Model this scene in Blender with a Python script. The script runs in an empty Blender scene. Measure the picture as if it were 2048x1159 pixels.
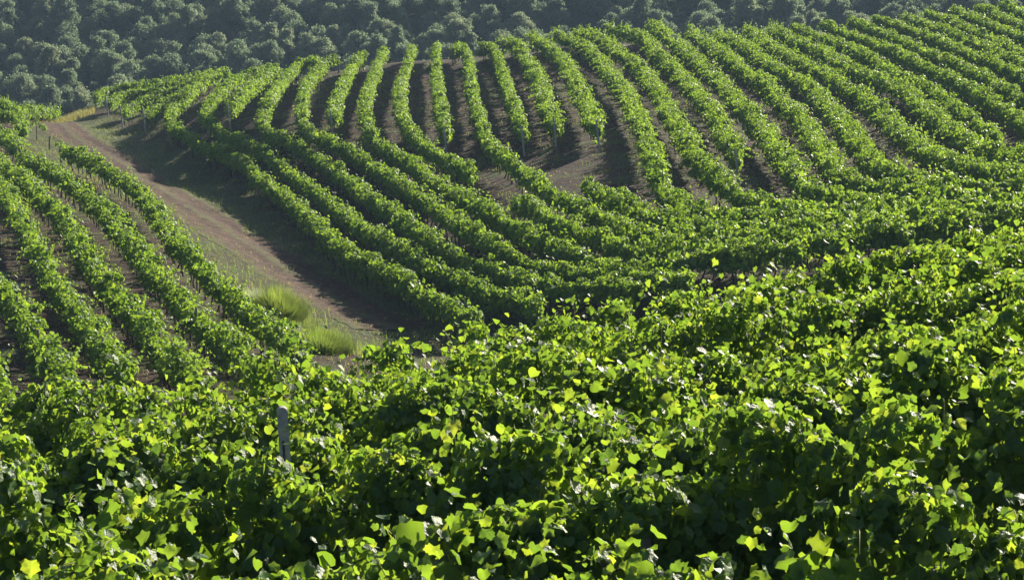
import bpy, math, random
import numpy as np
from mathutils import Matrix, Vector

# ------------------------------------------------------------------ camera, sky, sun, exposure
SC = bpy.context.scene
COL = SC.collection
RNG = np.random.default_rng(11)
random.seed(11)
FPX, CX, CY = 3800.0, 1024.0, 579.5          # focal length and centre in photograph pixels
PITCH = math.radians(-7.0)

cam_data = bpy.data.cameras.new('camera')
cam_data.sensor_width = 36.0
cam_data.lens = 36.0 * FPX / 2048.0
cam_data.clip_start = 0.1
cam_data.clip_end = 4000.0
cam = bpy.data.objects.new('camera', cam_data)
cam.location = (0, 0, 0)
cam.rotation_euler = (math.radians(90) + PITCH, 0, 0)
COL.objects.link(cam)
SC.camera = cam

SUN_AZ = math.radians(36.0)      # to the right of the view direction (+Y)
SUN_EL = math.radians(25.5)
world = bpy.data.worlds.new('World')
SC.world = world
world.use_nodes = True
wn = world.node_tree.nodes
wl = world.node_tree.links
sky = wn.new('ShaderNodeTexSky')
sky.sky_type = 'NISHITA'
sky.sun_disc = False
sky.sun_elevation = SUN_EL
sky.sun_rotation = SUN_AZ
sky.air_density = 1.0
sky.dust_density = 1.5
bg = wn['Background']
bg.inputs['Strength'].default_value = 0.05
wl.new(sky.outputs['Color'], bg.inputs['Color'])

sun_data = bpy.data.lights.new('sun', 'SUN')
sun_data.energy = 5.0
sun_data.angle = math.radians(0.55)
sun_data.color = (1.0, 0.90, 0.74)
sun = bpy.data.objects.new('sun', sun_data)
sdir = Vector((math.sin(SUN_AZ) * math.cos(SUN_EL), math.cos(SUN_AZ) * math.cos(SUN_EL), math.sin(SUN_EL)))
sun.rotation_euler = (-sdir).to_track_quat('-Z', 'Y').to_euler()
sun.location = sdir * 100
COL.objects.link(sun)

SC.view_settings.view_transform = 'Standard'
SC.view_settings.look = 'None'
SC.view_settings.gamma = 1.0
SC.view_settings.use_curve_mapping = False
SC.view_settings.exposure = 1.55
SC.cycles.use_denoising = True
SC.cycles.max_bounces = 8
SC.cycles.transparent_max_bounces = 4
SC.cycles.volume_bounces = 0

# ------------------------------------------------------------------ helpers
def pix(px, py, d):
    """the point seen at photograph pixel (px, py) at forward distance d"""
    px = np.asarray(px, float); py = np.asarray(py, float); d = np.asarray(d, float)
    a = (px - CX) / FPX
    b = (CY - py) / FPX
    Y = math.cos(PITCH) - math.sin(PITCH) * b
    Z = math.sin(PITCH) + math.cos(PITCH) * b
    s = d / Y
    return np.stack([a * s, d + 0 * s, Z * s], -1)

def proj(P):
    P = np.asarray(P, float)
    fw = math.cos(PITCH) * P[..., 1] + math.sin(PITCH) * P[..., 2]
    up = -math.sin(PITCH) * P[..., 1] + math.cos(PITCH) * P[..., 2]
    fw = np.maximum(fw, 1e-3)
    return CX + FPX * P[..., 0] / fw, CY - FPX * up / fw, fw

class TPS:
    def __init__(self, X, v, lam):
        X = np.asarray(X, float); v = np.asarray(v, float)
        n = len(X)
        self.X = X
        K = self.kern(X, X) + lam * np.eye(n)
        P = np.concatenate([np.ones((n, 1)), X], 1)
        A = np.zeros((n + 3, n + 3))
        A[:n, :n] = K; A[:n, n:] = P; A[n:, :n] = P.T
        sol = np.linalg.solve(A, np.concatenate([v, np.zeros(3)]))
        self.w = sol[:n]; self.c = sol[n:]
    @staticmethod
    def kern(A, B):
        d2 = ((A[:, None, :] - B[None, :, :]) ** 2).sum(-1)
        return 0.5 * d2 * np.log(d2 + 1e-12)
    def __call__(self, Q):
        Q = np.asarray(Q, float).reshape(-1, 2)
        out = np.empty(len(Q))
        for i in range(0, len(Q), 8000):
            q = Q[i:i + 8000]
            out[i:i + 8000] = self.kern(q, self.X) @ self.w + self.c[0] + q @ self.c[1:]
        return out

def vnoise(x, y, seed=0, period=512):
    """smooth value noise in -1..1 on arrays"""
    r = np.random.default_rng(seed).uniform(-1, 1, (period, period))
    xi = np.floor(x).astype(int); yi = np.floor(y).astype(int)
    fx = x - xi; fy = y - yi
    fx = fx * fx * (3 - 2 * fx); fy = fy * fy * (3 - 2 * fy)
    a = r[xi % period, yi % period]; b = r[(xi + 1) % period, yi % period]
    c = r[xi % period, (yi + 1) % period]; d = r[(xi + 1) % period, (yi + 1) % period]
    return (a * (1 - fx) + b * fx) * (1 - fy) + (c * (1 - fx) + d * fx) * fy

def make_mesh(name, verts, faces, mats, tone=None, smooth=False, uv=None):
    """verts (N,3), faces (M,k) all the same size"""
    verts = np.ascontiguousarray(verts, np.float32)
    faces = np.ascontiguousarray(faces, np.int32)
    m = bpy.data.meshes.new(name)
    k = faces.shape[1]
    m.vertices.add(len(verts)); m.vertices.foreach_set('co', verts.ravel())
    m.loops.add(faces.size); m.loops.foreach_set('vertex_index', faces.ravel())
    m.polygons.add(len(faces))
    m.polygons.foreach_set('loop_start', np.arange(0, faces.size, k, dtype=np.int32))
    m.polygons.foreach_set('loop_total', np.full(len(faces), k, np.int32))
    m.polygons.foreach_set('use_smooth', np.full(len(faces), smooth, bool))
    if tone is not None:
        at = m.attributes.new('tone', 'FLOAT', 'FACE')
        at.data.foreach_set('value', np.ascontiguousarray(tone, np.float32))
    if uv is not None:
        at = m.attributes.new('leafuv', 'FLOAT_VECTOR', 'POINT')
        u3 = np.zeros((len(verts), 3), np.float32); u3[:, :2] = uv
        at.data.foreach_set('vector', u3.ravel())
    m.update()
    for mm in (mats if isinstance(mats, (list, tuple)) else [mats]):
        m.materials.append(mm)
    return m

def link(name, data, parent=None, loc=None, **props):
    o = bpy.data.objects.new(name, data)
    COL.objects.link(o)
    if parent is not None:
        o.parent = parent
    if loc is not None:
        o.location = loc
    for k, v in props.items():
        o[k] = v
    return o

# ------------------------------------------------------------------ materials
def new_mat(name):
    m = bpy.data.materials.new(name); m.use_nodes = True
    nt = m.node_tree; nt.nodes.clear()
    out = nt.nodes.new('ShaderNodeOutputMaterial')
    return m, nt, out

def ramp(nt, stops):
    r = nt.nodes.new('ShaderNodeValToRGB')
    els = r.color_ramp.elements
    while len(els) < len(stops):
        els.new(0.5)
    for e, (p, c) in zip(els, stops):
        e.position = p; e.color = (*c, 1)
    return r

def leaf_material(name, single, refl, trans, rough=0.52, tmix=0.46, spec=0.45, veins=False):
    m, nt, out = new_mat(name)
    N, L = nt.nodes, nt.links
    if single:
        src = N.new('ShaderNodeObjectInfo').outputs['Random']
    else:
        a = N.new('ShaderNodeAttribute'); a.attribute_name = 'tone'; src = a.outputs['Fac']
    rr = ramp(nt, refl); rt = ramp(nt, trans)
    L.new(src, rr.inputs[0]); L.new(src, rt.inputs[0])
    crefl, ctrans = rr.outputs[0], rt.outputs[0]
    if veins:
        # pale veins radiating from the leaf base (leafuv: across, along)
        a = N.new('ShaderNodeAttribute'); a.attribute_name = 'leafuv'
        sep = N.new('ShaderNodeSeparateXYZ'); L.new(a.outputs['Vector'], sep.inputs[0])
        ax = N.new('ShaderNodeMath'); ax.operation = 'ABSOLUTE'; L.new(sep.outputs[0], ax.inputs[0])
        best = None
        for ang in (0.0, 0.72, 1.45):
            c, s = math.cos(ang), math.sin(ang)
            m1 = N.new('ShaderNodeMath'); m1.operation = 'MULTIPLY'; L.new(ax.outputs[0], m1.inputs[0]); m1.inputs[1].default_value = c
            m2 = N.new('ShaderNodeMath'); m2.operation = 'MULTIPLY_ADD'; L.new(sep.outputs[1], m2.inputs[0]); m2.inputs[1].default_value = -s; L.new(m1.outputs[0], m2.inputs[2])
            m3 = N.new('ShaderNodeMath'); m3.operation = 'ABSOLUTE'; L.new(m2.outputs[0], m3.inputs[0])
            if best is None: best = m3
            else:
                mn = N.new('ShaderNodeMath'); mn.operation = 'MINIMUM'; L.new(best.outputs[0], mn.inputs[0]); L.new(m3.outputs[0], mn.inputs[1]); best = mn
        mr = N.new('ShaderNodeMapRange'); L.new(best.outputs[0], mr.inputs[0])
        mr.inputs[1].default_value = 0.008; mr.inputs[2].default_value = 0.03; mr.inputs[3].default_value = 0.45; mr.inputs[4].default_value = 0.0
        for k in range(2):
            mx = N.new('ShaderNodeMix'); mx.data_type = 'RGBA'
            L.new(mr.outputs[0], mx.inputs[0])
            L.new(crefl if k == 0 else ctrans, mx.inputs[6])
            mx.inputs[7].default_value = (0.16, 0.2, 0.07, 1) if k == 0 else (0.30, 0.36, 0.10, 1)
            if k == 0: crefl = mx.outputs[2]
            else: ctrans = mx.outputs[2]
    p = N.new('ShaderNodeBsdfPrincipled')
    if veins:       # crinkled blade
        gp_ = N.new('ShaderNodeNewGeometry')
        nz = N.new('ShaderNodeTexNoise'); nz.inputs['Scale'].default_value = 48; nz.inputs['Detail'].default_value = 2
        L.new(gp_.outputs['Position'], nz.inputs['Vector'])
        bp = N.new('ShaderNodeBump'); bp.inputs['Strength'].default_value = 0.7; bp.inputs['Distance'].default_value = 0.012
        L.new(nz.outputs['Fac'], bp.inputs['Height']); L.new(bp.outputs[0], p.inputs['Normal'])
    L.new(crefl, p.inputs['Base Color'])
    p.inputs['Roughness'].default_value = rough
    p.inputs['Specular IOR Level'].default_value = spec
    t = N.new('ShaderNodeBsdfTranslucent'); L.new(ctrans, t.inputs['Color'])
    mix = N.new('ShaderNodeMixShader'); mix.inputs[0].default_value = tmix
    L.new(p.outputs[0], mix.inputs[1]); L.new(t.outputs[0], mix.inputs[2])
    L.new(mix.outputs[0], out.inputs['Surface'])
    return m

REFL = [(0.0, (0.022, 0.066, 0.016)), (0.5, (0.036, 0.100, 0.020)), (0.94, (0.062, 0.138, 0.026)), (0.995, (0.085, 0.150, 0.028)), (1.0, (0.15, 0.13, 0.04))]
TRAN = [(0.0, (0.11, 0.22, 0.018)), (0.5, (0.25, 0.41, 0.024)), (0.94, (0.45, 0.57, 0.03)), (0.995, (0.46, 0.56, 0.04)), (1.0, (0.45, 0.36, 0.05))]
M_LEAF1 = leaf_material('vine_leaf_single', True, REFL, TRAN, veins=True)
M_LEAFN = leaf_material('vine_leaf_mass', False, REFL, TRAN, veins=True)
M_LEAFM = leaf_material('vine_leaf_far', False,
    [(0.0, (0.040, 0.090, 0.018)), (0.5, (0.075, 0.150, 0.028)), (1.0, (0.145, 0.220, 0.042))],
    [(0.0, (0.16, 0.28, 0.025)), (0.5, (0.29, 0.47, 0.03)), (1.0, (0.50, 0.65, 0.045))], rough=0.55, tmix=0.36, spec=0.3)
M_GRASS = leaf_material('grass_blade', False,
    [(0.0, (0.045, 0.085, 0.022)), (0.6, (0.14, 0.19, 0.045)), (1.0, (0.30, 0.23, 0.10))],
    [(0.0, (0.12, 0.22, 0.03)), (0.6, (0.38, 0.47, 0.08)), (1.0, (0.42, 0.32, 0.13))], rough=0.6, tmix=0.4, spec=0.25)

def tree_material():
    m, nt, out = new_mat('oak_foliage')
    N, L = nt.nodes, nt.links
    oi = N.new('ShaderNodeObjectInfo')
    at = N.new('ShaderNodeAttribute'); at.attribute_name = 'tone'
    md = N.new('ShaderNodeMath'); md.operation = 'MULTIPLY_ADD'; md.inputs[1].default_value = 0.35
    L.new(at.outputs['Fac'], md.inputs[0])
    m2 = N.new('ShaderNodeMath'); m2.operation = 'MULTIPLY'; m2.inputs[1].default_value = 0.65
    L.new(oi.outputs['Random'], m2.inputs[0]); L.new(m2.outputs[0], md.inputs[2])
    r = ramp(nt, [(0.0, (0.085, 0.110, 0.072)), (0.5, (0.115, 0.138, 0.088)), (0.85, (0.145, 0.158, 0.100)), (1.0, (0.17, 0.150, 0.105))])  # greens paled and blued, distance haze put into the leaf colour
    L.new(md.outputs[0], r.inputs[0])
    d = N.new('ShaderNodeBsdfPrincipled'); L.new(r.outputs[0], d.inputs['Base Color']); d.inputs['Roughness'].default_value = 0.6
    d.inputs['Specular IOR Level'].default_value = 0.3
    t = N.new('ShaderNodeBsdfTranslucent')
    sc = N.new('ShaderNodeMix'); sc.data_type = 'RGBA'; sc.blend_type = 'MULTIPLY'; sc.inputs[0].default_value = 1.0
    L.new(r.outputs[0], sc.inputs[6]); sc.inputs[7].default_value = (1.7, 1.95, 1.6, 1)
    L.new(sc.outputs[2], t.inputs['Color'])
    mx = N.new('ShaderNodeMixShader'); mx.inputs[0].default_value = 0.5
    L.new(d.outputs[0], mx.inputs[1]); L.new(t.outputs[0], mx.inputs[2]); L.new(mx.outputs[0], out.inputs['Surface'])
    return m
M_TREE = tree_material()

def noisy_material(name, stops, scale, rough=0.9, bump=0.0, detail=6, bscale=None):
    m, nt, out = new_mat(name)
    N, L = nt.nodes, nt.links
    tc = N.new('ShaderNodeNewGeometry')
    n = N.new('ShaderNodeTexNoise'); n.inputs['Scale'].default_value = scale; n.inputs['Detail'].default_value = detail; n.inputs['Roughness'].default_value = 0.65
    L.new(tc.outputs['Position'], n.inputs['Vector'])
    r = ramp(nt, stops); L.new(n.outputs['Fac'], r.inputs[0])
    p = N.new('ShaderNodeBsdfPrincipled'); L.new(r.outputs[0], p.inputs['Base Color']); p.inputs['Roughness'].default_value = rough
    p.inputs['Specular IOR Level'].default_value = 0.2
    if bump:
        n2 = N.new('ShaderNodeTexNoise'); n2.inputs['Scale'].default_value = bscale or scale * 4; n2.inputs['Detail'].default_value = 5
        L.new(tc.outputs['Position'], n2.inputs['Vector'])
        b = N.new('ShaderNodeBump'); b.inputs['Strength'].default_value = 0.8; b.inputs['Distance'].default_value = bump
        L.new(n2.outputs['Fac'], b.inputs['Height']); L.new(b.outputs[0], p.inputs['Normal'])
    L.new(p.outputs[0], out.inputs['Surface'])
    return m
M_BARK = noisy_material('vine_bark', [(0.3, (0.035, 0.026, 0.020)), (0.7, (0.09, 0.068, 0.05))], 30, bump=0.01)
M_POST = noisy_material('weathered_concrete', [(0.3, (0.20, 0.19, 0.19)), (0.7, (0.36, 0.34, 0.33))], 25, bump=0.003)
M_WOOD = noisy_material('weathered_wood', [(0.3, (0.12, 0.09, 0.07)), (0.7, (0.25, 0.2, 0.16))], 20, bump=0.004)
M_WIRE = noisy_material('galvanised_wire', [(0.3, (0.25, 0.25, 0.25)), (0.7, (0.35, 0.35, 0.35))], 40, rough=0.5)
M_CANE = noisy_material('vine_cane', [(0.3, (0.14, 0.15, 0.05)), (0.7, (0.24, 0.16, 0.08))], 12, rough=0.6)
M_DARK = noisy_material('bolt_hole_shade', [(0.3, (0.03, 0.022, 0.018)), (0.7, (0.06, 0.045, 0.035))], 60)  # dark colour paints the shade inside the bolt hole

def ground_material():
    m, nt, out = new_mat('vineyard_soil')
    N, L = nt.nodes, nt.links
    g = N.new('ShaderNodeNewGeometry')
    def noise(scale, detail=6, rough=0.6):
        n = N.new('ShaderNodeTexNoise'); n.inputs['Scale'].default_value = scale
        n.inputs['Detail'].default_value = detail; n.inputs['Roughness'].default_value = rough
        L.new(g.outputs['Position'], n.inputs['Vector']); return n
    soil = ramp(nt, [(0.3, (0.020, 0.013, 0.010)), (0.55, (0.044, 0.027, 0.019)), (0.75, (0.095, 0.056, 0.037))])
    L.new(noise(2.2, 8, 0.7).outputs['Fac'], soil.inputs[0])
    gr = ramp(nt, [(0.3, (0.035, 0.055, 0.018)), (0.6, (0.07, 0.085, 0.03)), (0.8, (0.15, 0.13, 0.06))])
    L.new(noise(3.5, 6, 0.65).outputs['Fac'], gr.inputs[0])
    mk = N.new('ShaderNodeMapRange'); mk.inputs[1].default_value = 0.48; mk.inputs[2].default_value = 0.62
    L.new(noise(0.45, 7, 0.7).outputs['Fac'], mk.inputs[0])
    ga = N.new('ShaderNodeAttribute'); ga.attribute_name = 'grassy'
    gadd = N.new('ShaderNodeMath'); gadd.operation = 'MULTIPLY_ADD'; L.new(ga.outputs['Fac'], gadd.inputs[0]); gadd.inputs[1].default_value = 0.75; gadd.use_clamp = True
    L.new(mk.outputs[0], gadd.inputs[2])
    mx = N.new('ShaderNodeMix'); mx.data_type = 'RGBA'
    L.new(gadd.outputs[0], mx.inputs[0]); L.new(soil.outputs[0], mx.inputs[6]); L.new(gr.outputs[0], mx.inputs[7])
    # woodland floor beyond the vineyard: litter, darker
    sep = N.new('ShaderNodeSeparateXYZ'); L.new(g.outputs['Position'], sep.inputs[0])
    fm = N.new('ShaderNodeMapRange'); L.new(sep.outputs[1], fm.inputs[0]); fm.inputs[1].default_value = 190; fm.inputs[2].default_value = 205
    mx2 = N.new('ShaderNodeMix'); mx2.data_type = 'RGBA'; L.new(fm.outputs[0], mx2.inputs[0]); L.new(mx.outputs[2], mx2.inputs[6]); mx2.inputs[7].default_value = (0.035, 0.035, 0.02, 1)
    p = N.new('ShaderNodeBsdfPrincipled'); L.new(mx2.outputs[2], p.inputs['Base Color']); p.inputs['Roughness'].default_value = 0.95
    p.inputs['Specular IOR Level'].default_value = 0.15
    b = N.new('ShaderNodeBump'); b.inputs['Strength'].default_value = 0.9; b.inputs['Distance'].default_value = 0.25
    L.new(noise(4.0, 8, 0.7).outputs['Fac'], b.inputs['Height']); L.new(b.outputs[0], p.inputs['Normal'])
    L.new(p.outputs[0], out.inputs['Surface'])
    return m
M_GROUND = ground_material()
def track_material():
    m, nt, out = new_mat('red_earth_track')
    N, L = nt.nodes, nt.links
    g = N.new('ShaderNodeNewGeometry')
    def noise(scale, detail=7, rough=0.68):
        n = N.new('ShaderNodeTexNoise'); n.inputs['Scale'].default_value = scale; n.inputs['Detail'].default_value = detail; n.inputs['Roughness'].default_value = rough
        L.new(g.outputs['Position'], n.inputs['Vector']); return n
    earth = ramp(nt, [(0.3, (0.024, 0.015, 0.011)), (0.5, (0.050, 0.030, 0.021)), (0.7, (0.11, 0.066, 0.045))]); L.new(noise(1.6).outputs['Fac'], earth.inputs[0])
    weed = ramp(nt, [(0.3, (0.035, 0.050, 0.018)), (0.6, (0.085, 0.085, 0.035)), (0.8, (0.16, 0.125, 0.062))]); L.new(noise(4.5).outputs['Fac'], weed.inputs[0])
    at = N.new('ShaderNodeAttribute'); at.attribute_name = 'worn'
    ad = N.new('ShaderNodeMath'); ad.operation = 'MULTIPLY_ADD'; L.new(at.outputs['Fac'], ad.inputs[0]); ad.inputs[1].default_value = 0.42; L.new(noise(1.1, 8, 0.75).outputs['Fac'], ad.inputs[2])
    mr = N.new('ShaderNodeMapRange'); L.new(ad.outputs[0], mr.inputs[0]); mr.inputs[1].default_value = 0.60; mr.inputs[2].default_value = 0.76
    mx = N.new('ShaderNodeMix'); mx.data_type = 'RGBA'; L.new(mr.outputs[0], mx.inputs[0]); L.new(weed.outputs[0], mx.inputs[6]); L.new(earth.outputs[0], mx.inputs[7])
    p = N.new('ShaderNodeBsdfPrincipled'); L.new(mx.outputs[2], p.inputs['Base Color']); p.inputs['Roughness'].default_value = 0.95; p.inputs['Specular IOR Level'].default_value = 0.15
    bp = N.new('ShaderNodeBump'); bp.inputs['Strength'].default_value = 0.9; bp.inputs['Distance'].default_value = 0.08
    L.new(noise(4.0, 8).outputs['Fac'], bp.inputs['Height']); L.new(bp.outputs[0], p.inputs['Normal'])
    L.new(p.outputs[0], out.inputs['Surface'])
    return m
M_TRACK = track_material()

# ------------------------------------------------------------------ traced rows (photograph pixels of the canopy top)
ROWS = []
def row(key, pts, style, label, group, **kw):
    ROWS.append(dict(key=key, pts=np.array(pts, float), style=style, label=label, group=group, **kw))

G_MAIN = 'vine rows right of the dirt track'
G_SHORT = 'short vine rows ending at a pale post'
G_LEFT = 'shaggy vine rows left of the dirt track'
G_CREST = 'vine rows crowded along the left crest of the hill'
G_RIGHT = 'long vine rows on the right hillside'
G_DIP = 'vine rows down in the dip behind the near vines'

row('M1', [(459,131),(422,140),(390,165),(368,192),(349,206),(338,224),(338,238),(349,253),(380,267),(410,282),(446,302),(483,319),(518,345),(570,378),(604,415),(649,450),(684,486),(729,507),(788,531),(843,566),(885,586),(943,614)],
    'trim', 'clipped vine row bordering the dirt track, bending sharply at its far end', G_MAIN, trunks=1)
row('M2', [(556,123),(520,133),(485,143),(456,158),(437,175),(417,197),(405,216),(410,231),(437,250),(471,267),(507,285),(544,304),(604,350),(638,376),(657,385),(678,404),(702,429),(736,448),(785,469),(816,493),(857,521),(892,535),(936,548),(978,566),(1030,576),(1081,590)],
    'trim', 'second clipped vine row from the dirt track, ending bluntly above the near vines', G_MAIN, trunks=1)
row('M3', [(637,114),(615,106),(600,116),(581,138),(564,155),(547,175),(534,197),(525,216),(522,231),(534,245),(556,260),(581,272),(605,287),(630,307),(664,324),(695,345),(726,369),(753,390),(795,410),(816,432),(857,459),(892,476),(912,495),(947,510),(981,521),(1012,530),(1047,540),(1095,556),(1133,562),(1178,555),(1209,552),(1244,553),(1275,560)],
    'trim', 'third long vine row from the dirt track, curving from the crest into the dip', G_MAIN, trunks=1)
row('M4', [(678,109),(664,106),(647,119),(632,133),(617,150),(610,170),(605,189),(603,206),(603,226),(610,246),(625,258),(647,266),(671,277),(695,287),(720,302),(747,318),(764,331),(795,352),(833,376),(871,397),(892,414),(926,435),(961,455),(995,476),(1023,493),(1050,509),(1080,520),(1106,524),(1133,529),(1168,536),(1195,537),(1240,541),(1300,538),(1348,529),(1383,540)],
    'trim', 'fourth long vine row from the dirt track, curving from the crest into the dip', G_MAIN, trunks=1)
row('M5', [(769,92),(757,116),(747,141),(739,163),(732,187),(727,211),(730,236),(739,255),(754,275),(770,288),(788,294),(816,311),(843,328),(871,349),(899,366),(926,380),(961,395),(988,412),(1019,435),(1047,448),(1075,459),(1106,469),(1140,482),(1168,495),(1188,507),(1220,518),(1250,524),(1300,516),(1350,500),(1417,488),(1469,482),(1500,493)],
    'trim', 'fifth long vine row from the dirt track, passing left of the bare red earth', G_MAIN, trunks=1)
row('M6', [(826,86),(816,114),(805,148),(798,180),(802,214),(812,238),(826,259),(847,276),(864,293),(892,304),(919,318),(943,335)],
    'trim', 'vine row breaking off at bare red earth halfway down the slope', G_MAIN, trunks=1)
row('M6b', [(1028,388),(1061,399),(1095,417),(1133,435),(1161,445),(1188,453),(1220,466),(1254,476),(1289,486),(1340,477),(1390,471),(1440,478),(1500,482),(1560,478),(1612,476)],
    'trim', 'dip vine row starting at the edge of the bare red earth', G_DIP, trunks=1)
row('M7', [(905,96),(923,79),(936,104),(940,138),(943,173),(954,207),(964,242),(974,270),(995,291),(1019,307),(1040,321),(1064,342),(1088,359),(1104,375)],
    'trim', 'vine row bending right past the bare red earth and ending above it', G_MAIN, trunks=1)
row('M7b', [(1115,381),(1150,393),(1182,407),(1216,421),(1244,438),(1289,452),(1323,460),(1400,454),(1460,450),(1530,453),(1600,456),(1690,463)],
    'trim', 'dip vine row starting just below the bright pointed bush', G_DIP, trunks=1)
row('M8b', [(1171,352),(1195,368),(1225,386),(1260,400),(1300,413),(1345,424),(1400,431),(1460,428),(1530,431),(1600,431),(1680,430),(1750,433),(1812,440)],
    'wild', 'dip vine row whose end rises as a bright pointed bush', G_DIP)
row('D1', [(1640,455),(1720,448),(1800,438),(1880,426),(1960,416),(2080,406)], 'wild', 'dip vine row closest behind the near vines at the right edge', G_DIP)
row('S1', [(563,133),(520,150),(490,175),(471,192),(461,206)], 'trim', 'short vine row ending at a post, leftmost inside the sharp row bends', G_SHORT, trunks=1, endpost=1)
row('S2', [(727,104),(715,108),(700,133),(688,158),(676,182),(667,206),(666,228)], 'trim', 'short vine row ending at a post, second from the track', G_SHORT, trunks=1, endpost=1)
row('S3', [(874,83),(871,110),(874,145),(878,180),(881,214),(888,242),(893,256)], 'trim', 'short straight vine row ending at a post above the broken row', G_SHORT, trunks=1, endpost=1)
row('S4', [(962,92),(978,76),(995,104),(1006,138),(1016,173),(1030,207),(1040,235),(1048,256)], 'trim', 'narrow short vine row ending at the leftmost post of the bare patch', G_SHORT, trunks=1, endpost=1)
row('S5', [(1006,72),(1040,83),(1057,114),(1075,145),(1085,173),(1095,200),(1112,234)], 'wild', 'bushy short vine row ending at the middle post of the bare patch', G_SHORT, endpost=1)
row('S6', [(1064,66),(1092,83),(1126,110),(1140,138),(1154,166),(1168,193),(1182,221),(1198,242)], 'wild', 'bushy short vine row ending at the rightmost post of the bare patch', G_SHORT, endpost=1)
row('M8', [(1109,62),(1162,79),(1183,98),(1203,118),(1218,141),(1242,160),(1255,182),(1260,203),(1274,228),(1292,255),(1299,287),(1306,318),(1316,345),(1333,373),(1360,396),(1420,408),(1500,410),(1580,412),(1660,412),(1740,415),(1800,412)],
    'wild', 'shaggy vine row bordering the bare patch on its right', G_RIGHT)
row('M9', [(1150,55),(1190,66),(1216,79),(1236,98),(1258,108),(1277,123),(1291,141),(1303,157),(1316,174),(1327,196),(1340,216),(1358,242),(1376,273),(1393,300),(1410,324),(1434,345),(1465,366),(1500,383),(1560,392),(1640,395),(1720,398),(1800,402),(1880,400),(1970,394),(2080,390)],
    'wild', 'shaggy vine row left of the short row with a post in shade', G_RIGHT)
def r3(p):
    return [(1348 + a / 2.897, b / 2.897) for a, b in p]
row('S7', [(1215,50),(1260,58),(1287,66),(1299,79),(1308,98),(1324,110),(1345,126),(1362,145),(1384,166),(1401,186),(1422,203),(1431,220)] + r3([(262,665),(280,730),(315,800),(372,880)]), 'wild', 'short shaggy vine row ending at a post in shade, right of the bare patch', G_SHORT, endpost=1)
row('Ra', r3([(-130,130),(-35,190),(40,250),(85,295),(155,340),(215,380),(262,428),(300,480),(345,550),(395,600),(450,640),(500,690),(560,790),(620,850),(680,930),(740,1010),(800,1060)]) + [(1680,374),(1750,385),(1830,390),(1900,388),(1990,380)],
    'wild', 'first shaggy vine row right of the short row with a post in shade', G_RIGHT)
row('Rb', r3([(100,160),(170,220),(260,270),(330,310),(400,360),(470,420),(540,460),(590,520),(650,590),(730,640),(765,700),(800,770),(850,830),(890,900),(940,960)]) + [(1700,344),(1760,352),(1850,362),(1940,370),(2060,372)],
    'wild', 'second shaggy vine row right of the short row with a post in shade', G_RIGHT)
row('Rc', r3([(240,160),(340,210),(440,265),(520,315),(560,350),(620,380),(700,425),(760,455),(820,500),(860,560),(910,605),(960,660),(1015,715),(1060,790),(1110,850),(1150,900),(1250,950)]) + [(1850,341),(1930,350),(2060,352)],
    'wild', 'third shaggy vine row right of the short row with a post in shade', G_RIGHT)
row('Rd', r3([(420,150),(560,235),(640,285),(720,325),(800,365),(900,410),(970,455),(1050,490),(1100,515),(1135,560),(1180,605),(1250,660),(1310,720),(1380,765),(1440,800)]) + [(1880,302),(1960,322),(2060,332)],
    'wild', 'fourth shaggy vine row right of the short row with a post in shade', G_RIGHT)
row('Re', r3([(560,140),(640,190),(740,225),(830,260),(900,295),(960,335),(1030,370),(1120,405),(1200,437),(1290,465),(1350,500),(1400,545),(1450,600),(1500,640),(1560,685),(1640,735),(1720,785),(1800,815),(1900,840),(2060,880)]),
    'wild', 'fifth vine row right of the short row with a post in shade', G_RIGHT)
row('Rf', r3([(700,130),(760,165),(860,195),(940,222),(1020,252),(1100,290),(1200,345),(1280,395),(1370,432),(1450,468),(1520,512),(1590,560),(1650,605),(1720,650),(1800,700),(1865,755)]),
    'trim', 'hillside vine row whose lower end stops short of the picture edge', G_RIGHT)
row('Rg', r3([(860,110),(960,160),(1060,190),(1160,222),(1260,260),(1330,292),(1400,335),(1500,378),(1580,408),(1660,450),(1750,500),(1830,545),(1900,582),(1960,625),(2060,690)]), 'trim', 'seventh vine row counted down from the top right corner of the hillside', G_RIGHT)
row('Rh', r3([(1020,95),(1120,130),(1200,165),(1290,200),(1380,238),(1450,270),(1540,307),(1640,345),(1720,380),(1800,420),(1880,462),(1960,508),(2060,560)]), 'trim', 'sixth vine row counted down from the top right corner of the hillside', G_RIGHT)
row('Ri', r3([(1160,85),(1280,115),(1380,150),(1470,183),(1560,220),(1660,260),(1760,303),(1850,335),(1950,372),(2060,425)]), 'trim', 'fifth vine row counted down from the top right corner of the hillside', G_RIGHT)
row('Rj', r3([(1320,70),(1440,108),(1560,150),(1680,200),(1800,248),(1900,290),(2060,352)]), 'trim', 'fourth vine row counted down from the top right corner of the hillside', G_RIGHT)
row('Rk', r3([(1460,50),(1600,105),(1750,165),(1900,228),(2060,292)]), 'trim', 'third vine row counted down from the top right corner of the hillside', G_RIGHT)
row('Rl', r3([(1600,32),(1750,86),(1900,143),(2060,210)]), 'trim', 'second vine row counted down from the top right corner of the hillside', G_RIGHT)
row('Rm', r3([(1760,25),(1900,76),(2060,142)]), 'trim', 'topmost vine row in the top right corner of the hillside', G_RIGHT)
row('Rn', r3([(1900,5),(2060,70)]), 'trim', 'scrap of vine row in the very top right corner', G_RIGHT)
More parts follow.
